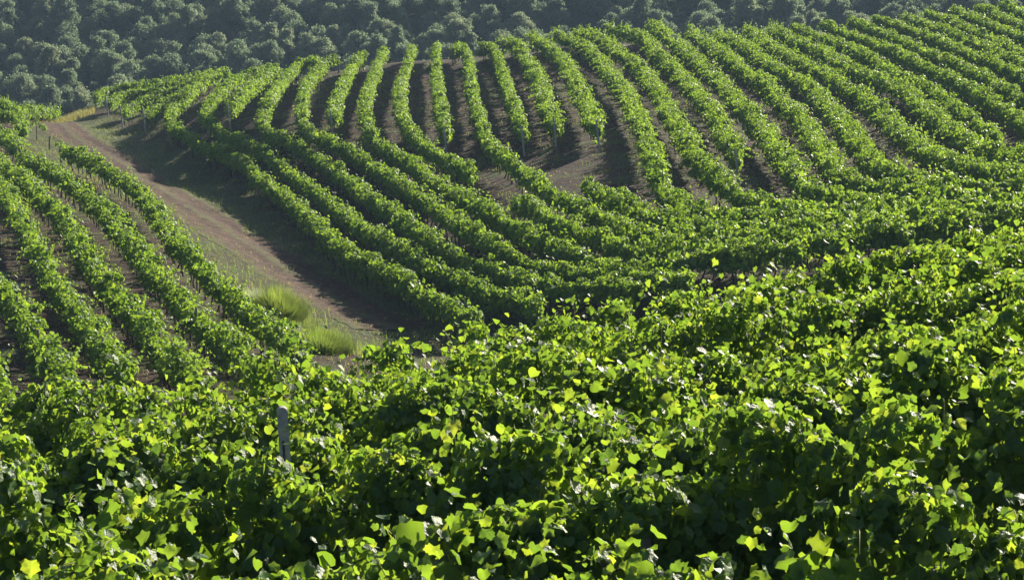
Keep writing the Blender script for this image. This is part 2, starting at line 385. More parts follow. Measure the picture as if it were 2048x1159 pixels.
# left block
row('L1', [(120,290),(149,294),(176,307),(203,319),(228,336),(255,352),(280,372),(304,398),(331,429),(349,460),(369,485),(397,512),(438,547),(463,574),(490,597),(518,618),(552,643),(587,668),(611,688)],
    'wild', 'shaggy vine row along the left edge of the dirt track', G_LEFT, trunks=1)
row('L2', [(41,303),(62,311),(83,317),(104,332),(128,346),(152,361),(172,376),(193,393),(214,419),(238,443),(262,471),(286,502),(314,530),(338,554),(360,585),(387,614),(421,637),(449,661),(476,681),(500,706)],
    'wild', 'second shaggy vine row left of the dirt track', G_LEFT, trunks=1)
row('L3', [(-30,296),(0,313),(21,328),(41,342),(62,357),(79,379),(114,405),(133,428),(150,456),(164,485),(181,509),(200,536),(224,561),(245,581),(266,602),(293,626),(311,650),(328,676),(350,697),(380,719),(410,740)],
    'wild', 'third shaggy vine row left of the dirt track', G_LEFT, trunks=1)
row('L4', [(-25,340),(0,364),(21,388),(38,419),(55,447),(69,478),(83,502),(100,530),(117,554),(135,581),(152,602),(168,626),(184,650),(204,675),(228,699),(258,725)],
    'wild', 'fourth shaggy vine row left of the dirt track', G_LEFT, trunks=1)
row('L5', [(-25,530),(0,557),(24,581),(45,605),(62,633),(76,661),(90,688),(107,709),(126,733),(150,755)],
    'wild', 'fifth shaggy vine row left of the dirt track, low at the left edge', G_LEFT, trunks=1)
row('L6', [(-60,690),(-25,710),(0,735),(20,760)], 'wild', 'sliver of vine row at the left edge just behind the near vines', G_LEFT)
row('U1', [(-70,180),(-30,186),(0,195),(25,208),(40,228),(48,248)], 'wild', 'vine row end at the upper left edge beside the dry grass', G_LEFT)
row('U2', [(-70,225),(-30,240),(0,258),(20,266),(38,284)], 'wild', 'vine row end at the left edge above the wooden stakes', G_LEFT)
row('U3', [(-40,206),(50,203),(112,197)], 'wild', 'faint low vine row on the skyline above the dry grass', G_LEFT, low=1)
# crest at the left
row('C1', [(190,186),(207,174),(240,166),(300,155),(380,143),(450,132)], 'glint', 'outermost vine row at the left tip of the vineyard crest', G_CREST, endpost=0)
row('C2', [(217,195),(248,180),(290,169),(340,158),(410,143)], 'glint', 'second vine row from the left tip of the crest', G_CREST, endpost=2)
row('C3', [(246,214),(268,200),(290,191),(331,172),(380,155),(430,142)], 'glint', 'third vine row from the left tip of the crest, its post in rough grass', G_CREST, endpost=2)
row('C4', [(292,222),(311,208),(331,195),(362,177),(400,156),(440,142)], 'glint', 'fourth vine row from the left tip of the crest, beside the sharp bends', G_CREST, endpost=2)

# ------------------------------------------------------------------ distance cues (pixel of canopy top -> metres), terrain
CUES = np.array([
(190,185,166),(217,195,160),(246,212,154),(290,222,148),(338,236,140),(405,216,138),(459,204,132),(525,216,127),(603,206,127),(666,231,121),(727,211,126),(802,214,122),(881,214,122),(895,250,114),(1050,262,110),(1109,228,112),(1199,245,107),(1299,287,100),(1278,228,112),
(430,140,166),(556,123,166),(615,106,166),(664,106,164),(727,104,163),(769,92,164),(826,86,165),(874,83,165),(923,79,165),(978,76,165),(1064,66,166),(1150,55,168),(1350,40,170),(1550,25,172),(1800,8,174),(2048,-8,176),
(748,141,149),(805,148,147),(874,145,147),(940,138,149),(1075,145,140),(1154,166,131),(1271,148,137),
(446,302,129),(544,304,121),(483,319,126),(604,415,113),(690,488,103),(788,531,95),(885,586,86),(943,611,81),(1081,590,82),(936,548,90),(816,493,99),(702,431,108),(600,345,117),(630,307,119),(795,410,106),(892,476,97),(981,521,91),(1092,548,86),(1275,560,79),(747,316,114),(833,376,107),(926,435,99),(1023,493,92),(1168,538,86),(1383,540,77),(788,290,114),(871,349,107),(971,393,101),(1106,469,92),(943,335,106),(1102,373,99),(1064,342,102),(1220,466,90),(1254,476,88),(1440,478,83),(1610,475,78),(1119,379,98),(1289,452,90),(1460,448,86),(1690,462,78),(1171,341,99),(1300,415,94),(1530,430,87),(1810,440,78),
(1410,324,98),(1333,221,113),(1376,148,135),(1424,207,117),(1476,304,101),(1465,366,95),(1560,392,91),(1720,398,88),(1880,400,84),(1624,366,94),(1990,378,84),(1540,270,106),(1693,342,96),(1779,331,96),(1855,287,101),(2048,352,88),(2048,300,95),(2048,200,113),(2048,100,138),(1800,100,141),(1800,200,117),(1600,100,145),(1600,200,121),(1450,100,148),
(124,288,122),(41,303,116),(0,313,113),(244,342,111),(207,410,99),(331,429,97),(349,460,92),(438,547,81),(518,616,73),(611,688,65),(214,419,97),(286,502,85),(387,616,72),(494,706,62),(0,364,102),(114,405,97),(162,485,86),(245,581,74),(345,695,62),(404,737,58),(83,502,83),(135,581,74),(255,723,59),(0,557,75),(76,661,65),(145,750,56),(0,195,142),(48,250,130),(0,258,125),(110,197,155),(-60,185,142),(-60,400,96),(-60,600,70),(-60,720,57)], float)
CUES[:, 2] *= 1 - 0.15 * np.clip((CUES[:, 1] - 255) / 200.0, 0, 1)
_sc = np.array([1 / 1000.0, 1 / 420.0])
DEPTH = TPS(CUES[:, :2] * _sc, np.log(CUES[:, 2]), 2e-4)
def depth_top(px, py):
    return np.exp(DEPTH(np.stack([np.ravel(px), np.ravel(py)], -1) * _sc))
VH = 1.62        # height of the mid-distance canopy

def fg_top(x, y):
    """canopy-top height of the near vineyard"""
    return -(2.75 + (y - 10.8) * 0.05) + np.where(np.asarray(x) > 0, 0.11, 0.085) * x
FH = 1.85

for r in ROWS:       # rows that leave the frame run on beyond it
    p = r['pts']
    if p[-1, 0] > 2040:
        dlt = p[-1] - p[-2]; dlt = dlt / max(abs(dlt[0]), 1e-6) * 90
        r['pts'] = np.concatenate([p, [p[-1] + dlt]])
    r['vh'] = 1.42 if r['key'][0] == 'L' else (1.55 if r['key'][0] == 'M' else VH)
tp = []     # terrain control points (x, y, z)
for r in ROWS:
    p = r['pts']
    seg = np.concatenate([[0], np.cumsum(np.hypot(*np.diff(p, axis=0).T))])
    n = max(2, int(seg[-1] / 22))
    t = np.linspace(0, seg[-1], n)
    q = np.stack([np.interp(t, seg, p[:, 0]), np.interp(t, seg, p[:, 1])], -1)
    r['dense'] = q
    if r.get('low'): continue
    P = pix(q[:, 0], q[:, 1], depth_top(q[:, 0], q[:, 1])); P[:, 2] -= r['vh']
    step = 2
    tp.append(P[::step])
# the track and bare patches (canopy-top equivalent pixels)
for px, py in [(60,200),(110,205),(170,240),(240,280),(300,315),(360,360),(420,410),(480,460),(540,500),(610,545),(680,585),(700,560),(760,600),(820,620),(1080,290),(1150,300),(1230,320),(1000,350)]:
    d = depth_top([px], [py]); P = pix([px], [py], d); P[:, 2] -= VH; tp.append(P)
crest = {}
for u in np.linspace(-0.42, 0.42, 15):
    pxu = CX + u * FPX
    pyc = np.interp(pxu, [-600, 0, 190, 430, 620, 870, 1150, 1550, 2048, 2700], [190, 195, 186, 140, 107, 83, 55, 25, -8, -40])
    d0 = np.interp(pxu, [-600, 0, 190, 430, 900, 1500, 2048, 2700], [140, 142, 166, 166, 165, 171, 176, 178])
    zc = pix([pxu], [pyc], [d0])[0, 2] - VH
    for dd, zz in [(d0 + 6, zc - 0.55), (d0 + 20, zc - 3.6), (208, -13.5), (228, -14.5), (248, -10.5), (270, -4), (300, 6.5), (335, 19), (370, 31), (430, 42), (560, 47), (800, 48)]:
        tp.append(np.array([[u * dd, dd, zz]]))
def fg_crest(px):
    return np.interp(px, [-300, 0, 1000, 2048, 2400], [20.5, 22, 25, 35, 38])
for y in (7, 10, 13, 16, 19, 22, 25, 28, 31, 34):
    for x in np.linspace(-10, 14, 9):
        if y < fg_crest(CX + FPX * x / y) + 0.5:
            tp.append(np.array([[x, y, fg_top(x, y) - FH]]))
for px, py in [(-300, 850), (0, 770), (300, 730), (600, 700), (1000, 652), (1400, 570), (1750, 490), (2048, 430), (2300, 380)]:
    e = pix([px], [py], [1.0])[0, 2]
    u = (px - CX) / FPX
    dc = float(fg_crest(px))
    for dd, drop in [(dc + 6, 0.8), (dc + 13, 1.3), (41 if px < 700 else 52, 1.3)]:
        tp.append(np.array([[u * dd, dd, e * dd - VH - drop]]))
for x in (-40, -15, 0, 15, 40):
    tp.append(np.array([[x, -1.0, -1.75 + 0.04 * x], [x, -20, -0.5 + 0.04 * x], [x, -60, 3 + 0.05 * x]]))
for x in (-120, 120):
    for y in (10, 60, 110):
        tp.append(np.array([[x, y, (-9 if x < 0 else -3)]]))
TP = np.concatenate(tp)
TERR = TPS(TP[:, :2] / 50.0, TP[:, 2], 6e-4)
_hx = np.concatenate([np.arange(-560, -64, 8.0), np.arange(-64, 64, 0.5), np.arange(64, 561, 8.0)])
_hy = np.concatenate([np.arange(-90, 0, 3.0), np.arange(0, 190, 0.5), np.arange(190, 960, 6.0)])
_A, _B = np.meshgrid(_hx, _hy)
_HZ = TERR(np.stack([_A.ravel(), _B.ravel()], -1) / 50.0).reshape(_A.shape)
def height(x, y):
    x = np.asarray(x, float); y = np.asarray(y, float)
    i = np.clip(np.searchsorted(_hx, x) - 1, 0, len(_hx) - 2); j = np.clip(np.searchsorted(_hy, y) - 1, 0, len(_hy) - 2)
    fx = np.clip((x - _hx[i]) / (_hx[i + 1] - _hx[i]), 0, 1); fy = np.clip((y - _hy[j]) / (_hy[j + 1] - _hy[j]), 0, 1)
    return (_HZ[j, i] * (1 - fx) + _HZ[j, i + 1] * fx) * (1 - fy) + (_HZ[j + 1, i] * (1 - fx) + _HZ[j + 1, i + 1] * fx) * fy

# ------------------------------------------------------------------ ground sheet
def axis(parts):
    out = []
    for a, b, s in parts:
        out.append(np.arange(a, b, s))
    return np.concatenate(out)
xs = axis([(-520, -140, 20), (-140, -60, 4), (-60, 60, 0.7), (60, 140, 4), (140, 521, 20)])
ys = axis([(-80, 0, 4), (0, 30, 0.6), (30, 185, 0.8), (185, 380, 4), (380, 901, 20)])
GX, GY = np.meshgrid(xs, ys)
GZ = height(GX, GY)
GZ = GZ + 0.035 * vnoise(GX * 0.9, GY * 0.9, 3) + 0.02 * vnoise(GX * 2.3, GY * 2.3, 4)
nx, ny = len(xs), len(ys)
idx = np.arange(nx * ny).reshape(ny, nx)
quads = np.stack([idx[:-1, :-1], idx[:-1, 1:], idx[1:, 1:], idx[1:, :-1]], -1).reshape(-1, 4)
gm = make_mesh('ground', np.stack([GX, GY, GZ], -1).reshape(-1, 3), quads, M_GROUND, smooth=True)
ground_obj = link('ground', gm, kind='structure')

def ground_pixel(px, py):
    """the ground point seen at a photograph pixel of the middle distance"""
    d = np.linspace(45, 200, 900)
    P = pix(np.full(900, px), np.full(900, py), d)
    g = height(P[:, 0], P[:, 1])
    k = np.argmax(P[:, 2] <= g) if (P[:, 2] <= g).any() else np.argmin(P[:, 2] - g)
    return np.array([P[k, 0], P[k, 1], g[k]])

def resample(p, ds):
    seg = np.concatenate([[0], np.cumsum(np.sqrt((np.diff(p, axis=0) ** 2).sum(1)))])
    n = max(3, int(seg[-1] / ds) + 1)
    t = np.linspace(0, seg[-1], n)
    return np.stack([np.interp(t, seg, p[:, k]) for k in range(p.shape[1])], -1)

def smooth_path(p, sigma, ds):
    k = int(3 * sigma / ds)
    if len(p) < 3 or k < 1: return p
    w = np.exp(-0.5 * (np.arange(-k, k + 1) * ds / sigma) ** 2); w /= w.sum()
    a = 2 * p[:1] - p[1:k + 1][::-1] if len(p) > k else np.repeat(p[:1], k, 0)
    b = 2 * p[-1:] - p[-k - 1:-1][::-1] if len(p) > k else np.repeat(p[-1:], k, 0)
    q = np.concatenate([a, p, b])
    return np.stack([np.convolve(q[:, j], w, 'valid') for j in range(p.shape[1])], -1)

# the dirt track: a strip of bare red earth draped 1 cm above the soil, edges ragged
tc = np.array([ground_pixel(*q)[:2] for q in [(30,216),(62,226),(96,242),(140,268),(196,302),(262,340),(335,388),(410,435),(485,482),(560,532),(640,582),(720,630),(800,662)]])
tc = smooth_path(resample(tc, 0.4), 2.0, 0.4)
_far = np.full(GX.size, 1e9)
_gx, _gy = GX.ravel(), GY.ravel()
_near = np.nonzero((np.abs(_gx) < 45) & (_gy > 40) & (_gy < 175))[0]
for p_ in tc[::3]:
    _far[_near] = np.minimum(_far[_near], np.hypot(_gx[_near] - p_[0], _gy[_near] - p_[1]))
_sgn = np.zeros(GX.size)
_tt = np.gradient(tc, axis=0)
for _i in _near:
    _k = int(np.argmin((tc[::3, 0] - _gx[_i]) ** 2 + (tc[::3, 1] - _gy[_i]) ** 2)) * 3 if _far[_i] < 8 else -1
    if _k >= 0: _sgn[_i] = _tt[_k, 0] * (_gy[_i] - tc[_k, 1]) - _tt[_k, 1] * (_gx[_i] - tc[_k, 0])
_gr = np.where(_sgn > 0, 1.0, 0.6) * np.clip((5.2 - _far + 1.2 * vnoise(_gx * 0.5, _gy * 0.5, 26)) / 1.2, 0, 1)
_ga = gm.attributes.new('grassy', 'FLOAT', 'POINT'); _ga.data.foreach_set('value', _gr.astype(np.float32))
tan = np.gradient(tc, axis=0); tan /= np.linalg.norm(tan, axis=1, keepdims=True)
nor = np.stack([-tan[:, 1], tan[:, 0]], -1)
cross = np.linspace(-1, 1, 15)
s_ = np.arange(len(tc)) * 0.4
wl_ = 2.0 + 0.35 * vnoise(s_ * 0.5, s_ * 0, 21) + 0.2 * vnoise(s_ * 1.9, s_ * 0, 22)
wr_ = 1.9 + 0.35 * vnoise(s_ * 0.5, s_ * 0, 23) + 0.2 * vnoise(s_ * 1.9, s_ * 0, 24)
W = np.where(cross[None] < 0, wl_[:, None], wr_[:, None]) * cross[None]
TX = tc[:, None, 0] + nor[:, None, 0] * W; TY = tc[:, None, 1] + nor[:, None, 1] * W
rut = -0.13 * np.exp(-((np.abs(W) - 0.75) / 0.22) ** 2) + 0.03 * np.exp(-(W / 0.4) ** 2)
TZ = height(TX, TY) + 0.05 + rut * 0.6 + 0.012 * vnoise(TX * 3, TY * 3, 25) - 0.07 * (np.abs(cross[None]) > 0.98)
TZ = np.maximum(TZ, height(TX, TY) + 0.035 * vnoise(TX * 0.9, TY * 0.9, 3) + 0.02 * vnoise(TX * 2.3, TY * 2.3, 4) + 0.012)
ti = np.arange(TX.size).reshape(TX.shape)
tq = np.stack([ti[:-1, :-1], ti[:-1, 1:], ti[1:, 1:], ti[1:, :-1]], -1).reshape(-1, 4)
tmesh = make_mesh('dirt_track', np.stack([TX, TY, TZ], -1).reshape(-1, 3), tq, M_TRACK, smooth=True)
_wo = (0.8 - 0.45 * np.exp(-(W / 0.35) ** 2) + 0.2 * np.exp(-((np.abs(W) - 0.85) / 0.3) ** 2)) * (1 - 0.8 * np.clip((np.abs(cross[None]) - 0.65) / 0.35, 0, 1)) + 0.25 * np.clip((s_[:, None] * 0 + 18 - s_[:, None]) / 18, 0, 1)
_wa = tmesh.attributes.new('worn', 'FLOAT', 'POINT'); _wa.data.foreach_set('value', np.clip(_wo, 0, 1).astype(np.float32).ravel())
link('dirt_track', tmesh, kind='structure')

# ------------------------------------------------------------------ leaf templates
def leaf_template(seed, n=22, rings=2):
    """a lobed, toothed vine leaf: petiole at the origin, tip along +y, unit length; returns verts, tris, uv"""
    g = np.random.default_rng(seed)
    th = np.linspace(-math.pi, math.pi, n, endpoint=False)      # 0 = tip
    lob = 0.57 + 0.085 * np.cos(5 * th) * np.exp(-(th / 2.6) ** 2) + 0.07 * np.exp(-(th / 0.35) ** 2)
    lob += 0.042 * np.where(np.arange(n) % 2 == 0, 1, -1) + g.uniform(-0.03, 0.03, n)
    lob *= 1 - 0.38 * np.exp(-((np.abs(th) - math.pi) / 0.38) ** 2)   # petiole sinus
    cen = np.array([0, 0.42])
    ox = cen[0] + lob * np.sin(th); oy = cen[1] + lob * np.cos(th)
    vs = [np.array([[cen[0], cen[1]]])]
    for k in range(1, rings + 1):
        f = k / rings
        vs.append(np.stack([cen[0] + (ox - cen[0]) * f, cen[1] + (oy - cen[1]) * f], -1))
    v2 = np.concatenate(vs)
    x, y = v2[:, 0], v2[:, 1]
    fold = g.uniform(0.0, 0.5); droop = g.uniform(-0.1, 0.55); cup = g.uniform(-0.55, 0.3)
    z = fold * np.abs(x) - droop * (y - 0.3) * np.abs(y - 0.3) + cup * (x ** 2) + 0.085 * np.sin(6 * x + g.uniform(0, 6)) * np.cos(5 * y + g.uniform(0, 6))
    z += 0.055 * g.normal(size=len(x)) * (np.hypot(x, y - 0.42) > 0.4)
    v = np.stack([x, y, z], -1)
    f = []
    for i in range(n):
        f.append((0, 1 + i, 1 + (i + 1) % n))
    for k in range(1, rings):
        a0 = 1 + (k - 1) * n; b0 = 1 + k * n
        for i in range(n):
            j = (i + 1) % n
            f.append((a0 + i, b0 + i, b0 + j)); f.append((a0 + i, b0 + j, a0 + j))
    f = np.array(f)[:, [0, 2, 1]]
    return v, f, v2
T_HI = [leaf_template(100 + i, 20, 2) for i in range(10)]
T_MD = [leaf_template(200 + i, 11, 1) for i in range(8)]
T_M2 = [leaf_template(250 + i, 11, 2) for i in range(10)]
T_LO = []
for i in range(5):
    g = np.random.default_rng(300 + i)
    fo = g.uniform(0.08, 0.3); dr = g.uniform(0.0, 0.25)
    v = np.array([[0, 0.0, 0], [0.52, 0.28 + g.uniform(-.06, .06), fo * 0.5], [0.30, 0.78, fo * 0.3 - dr * 0.4], [0, 1.0, -dr], [-0.30, 0.78, fo * 0.3 - dr * 0.4], [-0.52, 0.28 + g.uniform(-.06, .06), fo * 0.5]])
    T_LO.append((v, np.array([[0, 1, 2], [0, 2, 3], [0, 3, 4], [0, 4, 5]]), v[:, :2]))
T_XS = [(v[[0, 1, 3, 5]], np.array([[0, 1, 2], [0, 2, 3]]), v[[0, 1, 3, 5], :2]) for v, _, _ in T_LO]

def frames(nrm, tip):
    """rotation matrices with z = nrm, y = tip made perpendicular"""
    n = nrm / np.linalg.norm(nrm, axis=1, keepdims=True)
    t = tip - (tip * n).sum(1, keepdims=True) * n
    t /= np.linalg.norm(t, axis=1, keepdims=True) + 1e-9
    x = np.cross(t, n)
    return np.stack([x, t, n], -1)        # columns

def leaves_mesh(name, pos, nrm, tip, size, tone, templates, mat, origin, smooth=True):
    R = frames(nrm, tip)
    which = RNG.integers(0, len(templates), len(pos))
    V, F, U, TN = [], [], [], []
    off = 0
    for k, (tv, tf, tu) in enumerate(templates):
        sel = np.nonzero(which == k)[0]
        if len(sel) == 0: continue
        w = np.einsum('nij,vj->nvi', R[sel] * size[sel][:, None, None], tv) + (pos[sel] - origin)[:, None, :]
        V.append(w.reshape(-1, 3))
        f = tf[None] + (np.arange(len(sel)) * len(tv))[:, None, None] + off
        F.append(f.reshape(-1, 3)); U.append(np.tile(tu, (len(sel), 1)))
        TN.append(np.repeat(tone[sel], len(tf)))
        off += len(sel) * len(tv)
    return make_mesh(name, np.concatenate(V), np.concatenate(F), mat, tone=np.concatenate(TN), smooth=smooth, uv=np.concatenate(U) if mat is M_LEAFN else None)

# ------------------------------------------------------------------ canopy of one row
def canopy(path, per_m, H, bottom, half, size, seed, shoots=1.0, shoot_len=0.5, lump=0.3, side_bias=0.0, gaps=(), upright=0.35, face_up=0.4, relief=1.0, core=0, vine=0.2, clumps=5.0, cr=(0.16, 0.30), cfrac=0.7, ssz=0.85, smax=None, extra=()):
    """leaf positions, normals, tips, sizes, depth below the surface (0 = outermost)"""
    g = np.random.default_rng(seed)
    ds = np.sqrt((np.diff(path, axis=0) ** 2).sum(1)).mean()
    Lg = ds * (len(path) - 1)
    tg = np.gradient(path[:, :2], axis=0); tg /= np.linalg.norm(tg, axis=1, keepdims=True) + 1e-9
    lf = np.stack([-tg[:, 1], tg[:, 0]], -1)
    def at(s):
        i = np.clip(s / ds, 0, len(path) - 1.001); k = i.astype(int); f = (i - k)[:, None]
        return path[k] * (1 - f) + path[k + 1] * f, tg[k], lf[k]
    n = int(per_m * (1 - cfrac) * Lg)
    s = g.uniform(0, Lg, n)
    th = g.uniform(0, 2 * math.pi, n)
    # fewer leaves on the underside
    keep = ~((np.sin(th) < -0.55) & (g.uniform(size=n) < 0.6))
    s, th = s[keep], th[keep]; n = len(s)
    o1 = seed * 7.3
    w = half * (1 + 0.22 * vnoise(s / 1.1 + o1, s * 0, 31) + 0.15 * vnoise(s / 0.4 + o1, s * 0 + 3, 32))
    top = H * (1 + relief * 0.055 * vnoise(s / 1.0 + o1, s * 0 + 5, 33) + 0.05 * vnoise(s / 0.37 + o1, s * 0 + 6, 34))
    for gs, gw, gd in gaps:
        top = top - gd * np.exp(-((s - gs) / gw) ** 2); w = w * (1 - 0.6 * (gd / H) * np.exp(-((s - gs) / gw) ** 2))
    w = w * (1 + vine * vnoise(s / 0.62 + o1, s * 0 + 41, 39)); top = top * (1 + 0.3 * vine * vnoise(s / 0.62 + o1, s * 0 + 41, 39))
    w = w * (1 + (relief - 1) * 0.22 * vnoise(s / 1.3 + o1, s * 0 + 23, 38))
    bot = bottom * (1 + 0.3 * vnoise(s / 0.8 + o1, s * 0 + 9, 35))
    mid = (top + bot) / 2; hh = np.maximum((top - bot) / 2, 0.12)
    u = g.uniform(size=n)
    dep = u ** 1.6
    endf = np.clip(np.minimum(s, Lg - s) / (half * 0.9), 0.0, 1); endf = np.sqrt(0.25 + 0.75 * endf)
    lumpy = 1 + lump * vnoise(s / (half * 0.95) + o1, th * 1.6 + 11, 36) + 0.5 * lump * vnoise(s / (half * 0.4) + o1, th * 3.2 + 17, 37)
    rad = (1 - 0.62 * dep) * lumpy * endf
    ct, st = np.cos(th), np.sin(th)
    cs = np.sign(ct) * np.abs(ct) ** 0.8; sn = np.sign(st) * np.abs(st) ** 0.8
    P, T, Lf = at(s)
    pos = P.copy()
    a = cs * w * rad
    pos[:, :2] += Lf * a[:, None]
    pos[:, 2] += mid + sn * hh * rad
    out = np.zeros((n, 3)); out[:, :2] = Lf * (ct[:, None]); out[:, 2] = st
    nrm = out * 0.65 + np.array([0, 0, face_up]) + g.normal(size=(n, 3)) * np.array([0.5, 0.5, 0.3])
    tip = np.array([0, 0, -1.0]) + out * np.array([0.7, 0.7, 0.2]) + g.normal(size=(n, 3)) * 0.45
    sz = size * g.uniform(0.6, 1.2, n)
    # rounded clumps: each shoot tip carries a mound of leaves that overlap like shingles
    nq = int(clumps * Lg)
    qs = g.uniform(0.05, max(0.1, Lg - 0.05), nq)
    Pq, Tq, Lq = at(qs)
    qt = H * (1 + relief * 0.055 * vnoise(qs / 1.0 + o1, qs * 0 + 5, 33) + relief * 0.05 * vnoise(qs / 0.37 + o1, qs * 0 + 6, 34)) * (1 + 0.3 * vine * vnoise(qs / 0.62 + o1, qs * 0 + 41, 39))
    qw = half * (1 + vine * vnoise(qs / 0.62 + o1, qs * 0 + 41, 39))
    for gs, gw, gd in gaps:
        qt = qt - gd * np.exp(-((qs - gs) / gw) ** 2); qw = qw * (1 - 0.6 * (gd / H) * np.exp(-((qs - gs) / gw) ** 2))
    qr = g.uniform(cr[0], cr[1], nq)
    qa = g.uniform(-1, 1, nq)
    lev = 1 - g.uniform(0, 1, nq) ** 1.5 * np.where(np.abs(qa) > 0.45, 1.0, 0.25)      # 1 = top of the hedge
    qb = bottom + 0.15
    qz = qb + lev * np.maximum(qt - qr * 0.75 - qb, 0.1) - 0.10 * np.abs(qa)
    qc = Pq.copy(); qc[:, :2] += Lq * (qa * qw * 0.85)[:, None]; qc[:, 2] += qz
    if len(extra):
        ex = np.array(extra, float); qc = np.concatenate([qc, ex[:, :3]]); qr = np.concatenate([qr, ex[:, 3]]); lev = np.concatenate([lev, np.ones(len(ex))]); nq = len(qr)
    nl = int(per_m * cfrac * Lg)
    pw = qr ** 2; pw = pw / pw.sum()
    qi = g.choice(nq, nl, p=pw)
    dv = g.normal(size=(nl, 3)); dv /= np.linalg.norm(dv, axis=1, keepdims=True)
    low = dv[:, 2] < -0.45; dv[low, 2] *= -0.6; dv /= np.linalg.norm(dv, axis=1, keepdims=True)
    ql = 1 + 0.22 * vnoise(dv[:, 0] * 2.2 + qi * 3.7, dv[:, 1] * 2.2 + dv[:, 2] * 1.9 + qi * 1.3, 44)
    uu_ = g.uniform(size=nl)
    pos2 = qc[qi] + dv * (qr[qi] * ql * (1 - 0.4 * uu_ ** 2))[:, None] * np.array([1, 1, 0.9])
    nrm2 = dv * np.array([0.85, 0.85, 0.3 + face_up]) + np.array([0, 0, 0.3 * face_up]) + g.normal(size=(nl, 3)) * 0.33
    tip2 = np.array([0, 0, -0.9]) + dv * np.array([0.6, 0.6, 0.1]) + g.normal(size=(nl, 3)) * 0.35
    pos = np.concatenate([pos, pos2]); nrm = np.concatenate([nrm, nrm2]); tip = np.concatenate([tip, tip2])
    sz = np.concatenate([sz, size * g.uniform(0.55, 1.15, nl)]); dep = np.concatenate([dep, uu_ * 0.5 + (1 - lev[qi]) * 0.4])
    if core:      # oversized leaves added inside the hedge to block light passing through
        nc = int(core * Lg); sc_ = g.uniform(0.1, max(0.2, Lg - 0.1), nc); tc_ = g.uniform(0, 6.283, nc); rc = 0.55 * np.sqrt(g.uniform(0, 1, nc))
        Pc, _, Lc = at(sc_); pc = Pc.copy(); pc[:, :2] += Lc * (np.cos(tc_) * rc * half)[:, None]
        hm_ = H
        for gs, gw, gd in gaps:
            hm_ = hm_ - gd * np.exp(-((sc_ - gs) / gw) ** 2)
        pc[:, 2] += (hm_ + bottom) / 2 + np.sin(tc_) * rc * np.maximum(hm_ - bottom, 0.2) / 2
        pos = np.concatenate([pos, pc]); nrm = np.concatenate([nrm, g.normal(size=(nc, 3)) * np.array([1, 1, 0.5])]); tip = np.concatenate([tip, g.normal(size=(nc, 3)) - np.array([0, 0, 1.])])
        sz = np.concatenate([sz, size * g.uniform(1.3, 2.0, nc)]); dep = np.concatenate([dep, np.ones(nc)])
    # shoots that stick out of the hedge
    ns = g.poisson(shoots * Lg)
    stems = []
    if ns:
        ss = g.uniform(0, Lg, ns)
        if smax is not None: ss = ss[ss < smax]; ns = len(ss)
        Ps, Ts, Ls = at(ss)
        sgn = np.where(g.uniform(size=ns) < 0.5 + side_bias, 1.0, -1.0)
        ln = shoot_len * g.uniform(0.45, 1.25, ns)
        up = g.uniform(size=ns) < upright
        topn = H * (1 + relief * 0.055 * vnoise(ss / 1.0 + o1, ss * 0 + 5, 33) + 0.05 * vnoise(ss / 0.37 + o1, ss * 0 + 6, 34))
        for gs, gw, gd in gaps:
            topn = topn - gd * np.exp(-((ss - gs) / gw) ** 2)
        aP, aN, aT, aS, aD = [], [], [], [], []
        for i in range(ns):
            lat = np.array([Ls[i, 0], Ls[i, 1], 0]) * sgn[i]; al = np.array([Ts[i, 0], Ts[i, 1], 0])
            b = Ps[i] + np.array([0, 0, topn[i] - 0.22]) + lat * half * g.uniform(0.1, 0.7)
            d = (lat * g.uniform(0.1, 0.5) + np.array([0, 0, 1.0])) if up[i] else (lat * 1.0 + np.array([0, 0, g.uniform(0.15, 0.7)]))
            d = d + al * g.normal() * 0.5; d /= np.linalg.norm(d)
            m = max(4, int(ln[i] / (size * 0.33)))
            t = np.linspace(0.05, 1, m)
            sag = (0.15 if up[i] else 0.55) * ln[i]
            c = b + d * (t * ln[i])[:, None] - np.array([0, 0, 1.0]) * (sag * t ** 2)[:, None]
            stems.append(np.concatenate([[b], c]))
            sd = np.where(np.arange(m) % 2 == 0, 1.0, -1.0)
            cr = np.cross(d, [0, 0, 1.0]); cr /= np.linalg.norm(cr) + 1e-6
            q = c + cr * (sd * size * 0.25)[:, None] + g.normal(size=(m, 3)) * size * 0.12
            aP.append(q); aN.append(np.array([0, 0, 0.45]) + cr * (sd * 0.5)[:, None] + g.normal(size=(m, 3)) * 0.55)
            aT.append(cr * sd[:, None] + d * 0.4 + np.array([0, 0, -0.5]) + g.normal(size=(m, 3)) * 0.3)
            aS.append(size * ssz * (1.0 - 0.55 * t) * g.uniform(0.8, 1.1, m)); aD.append(np.zeros(m))
        pos = np.concatenate([pos] + aP); nrm = np.concatenate([nrm] + aN); tip = np.concatenate([tip] + aT)
        sz = np.concatenate([sz] + aS); dep = np.concatenate([dep] + aD)
    ground = height(pos[:, 0], pos[:, 1])
    ok = pos[:, 2] > ground + 0.05
    return pos[ok], nrm[ok], tip[ok], sz[ok], dep[ok], stems

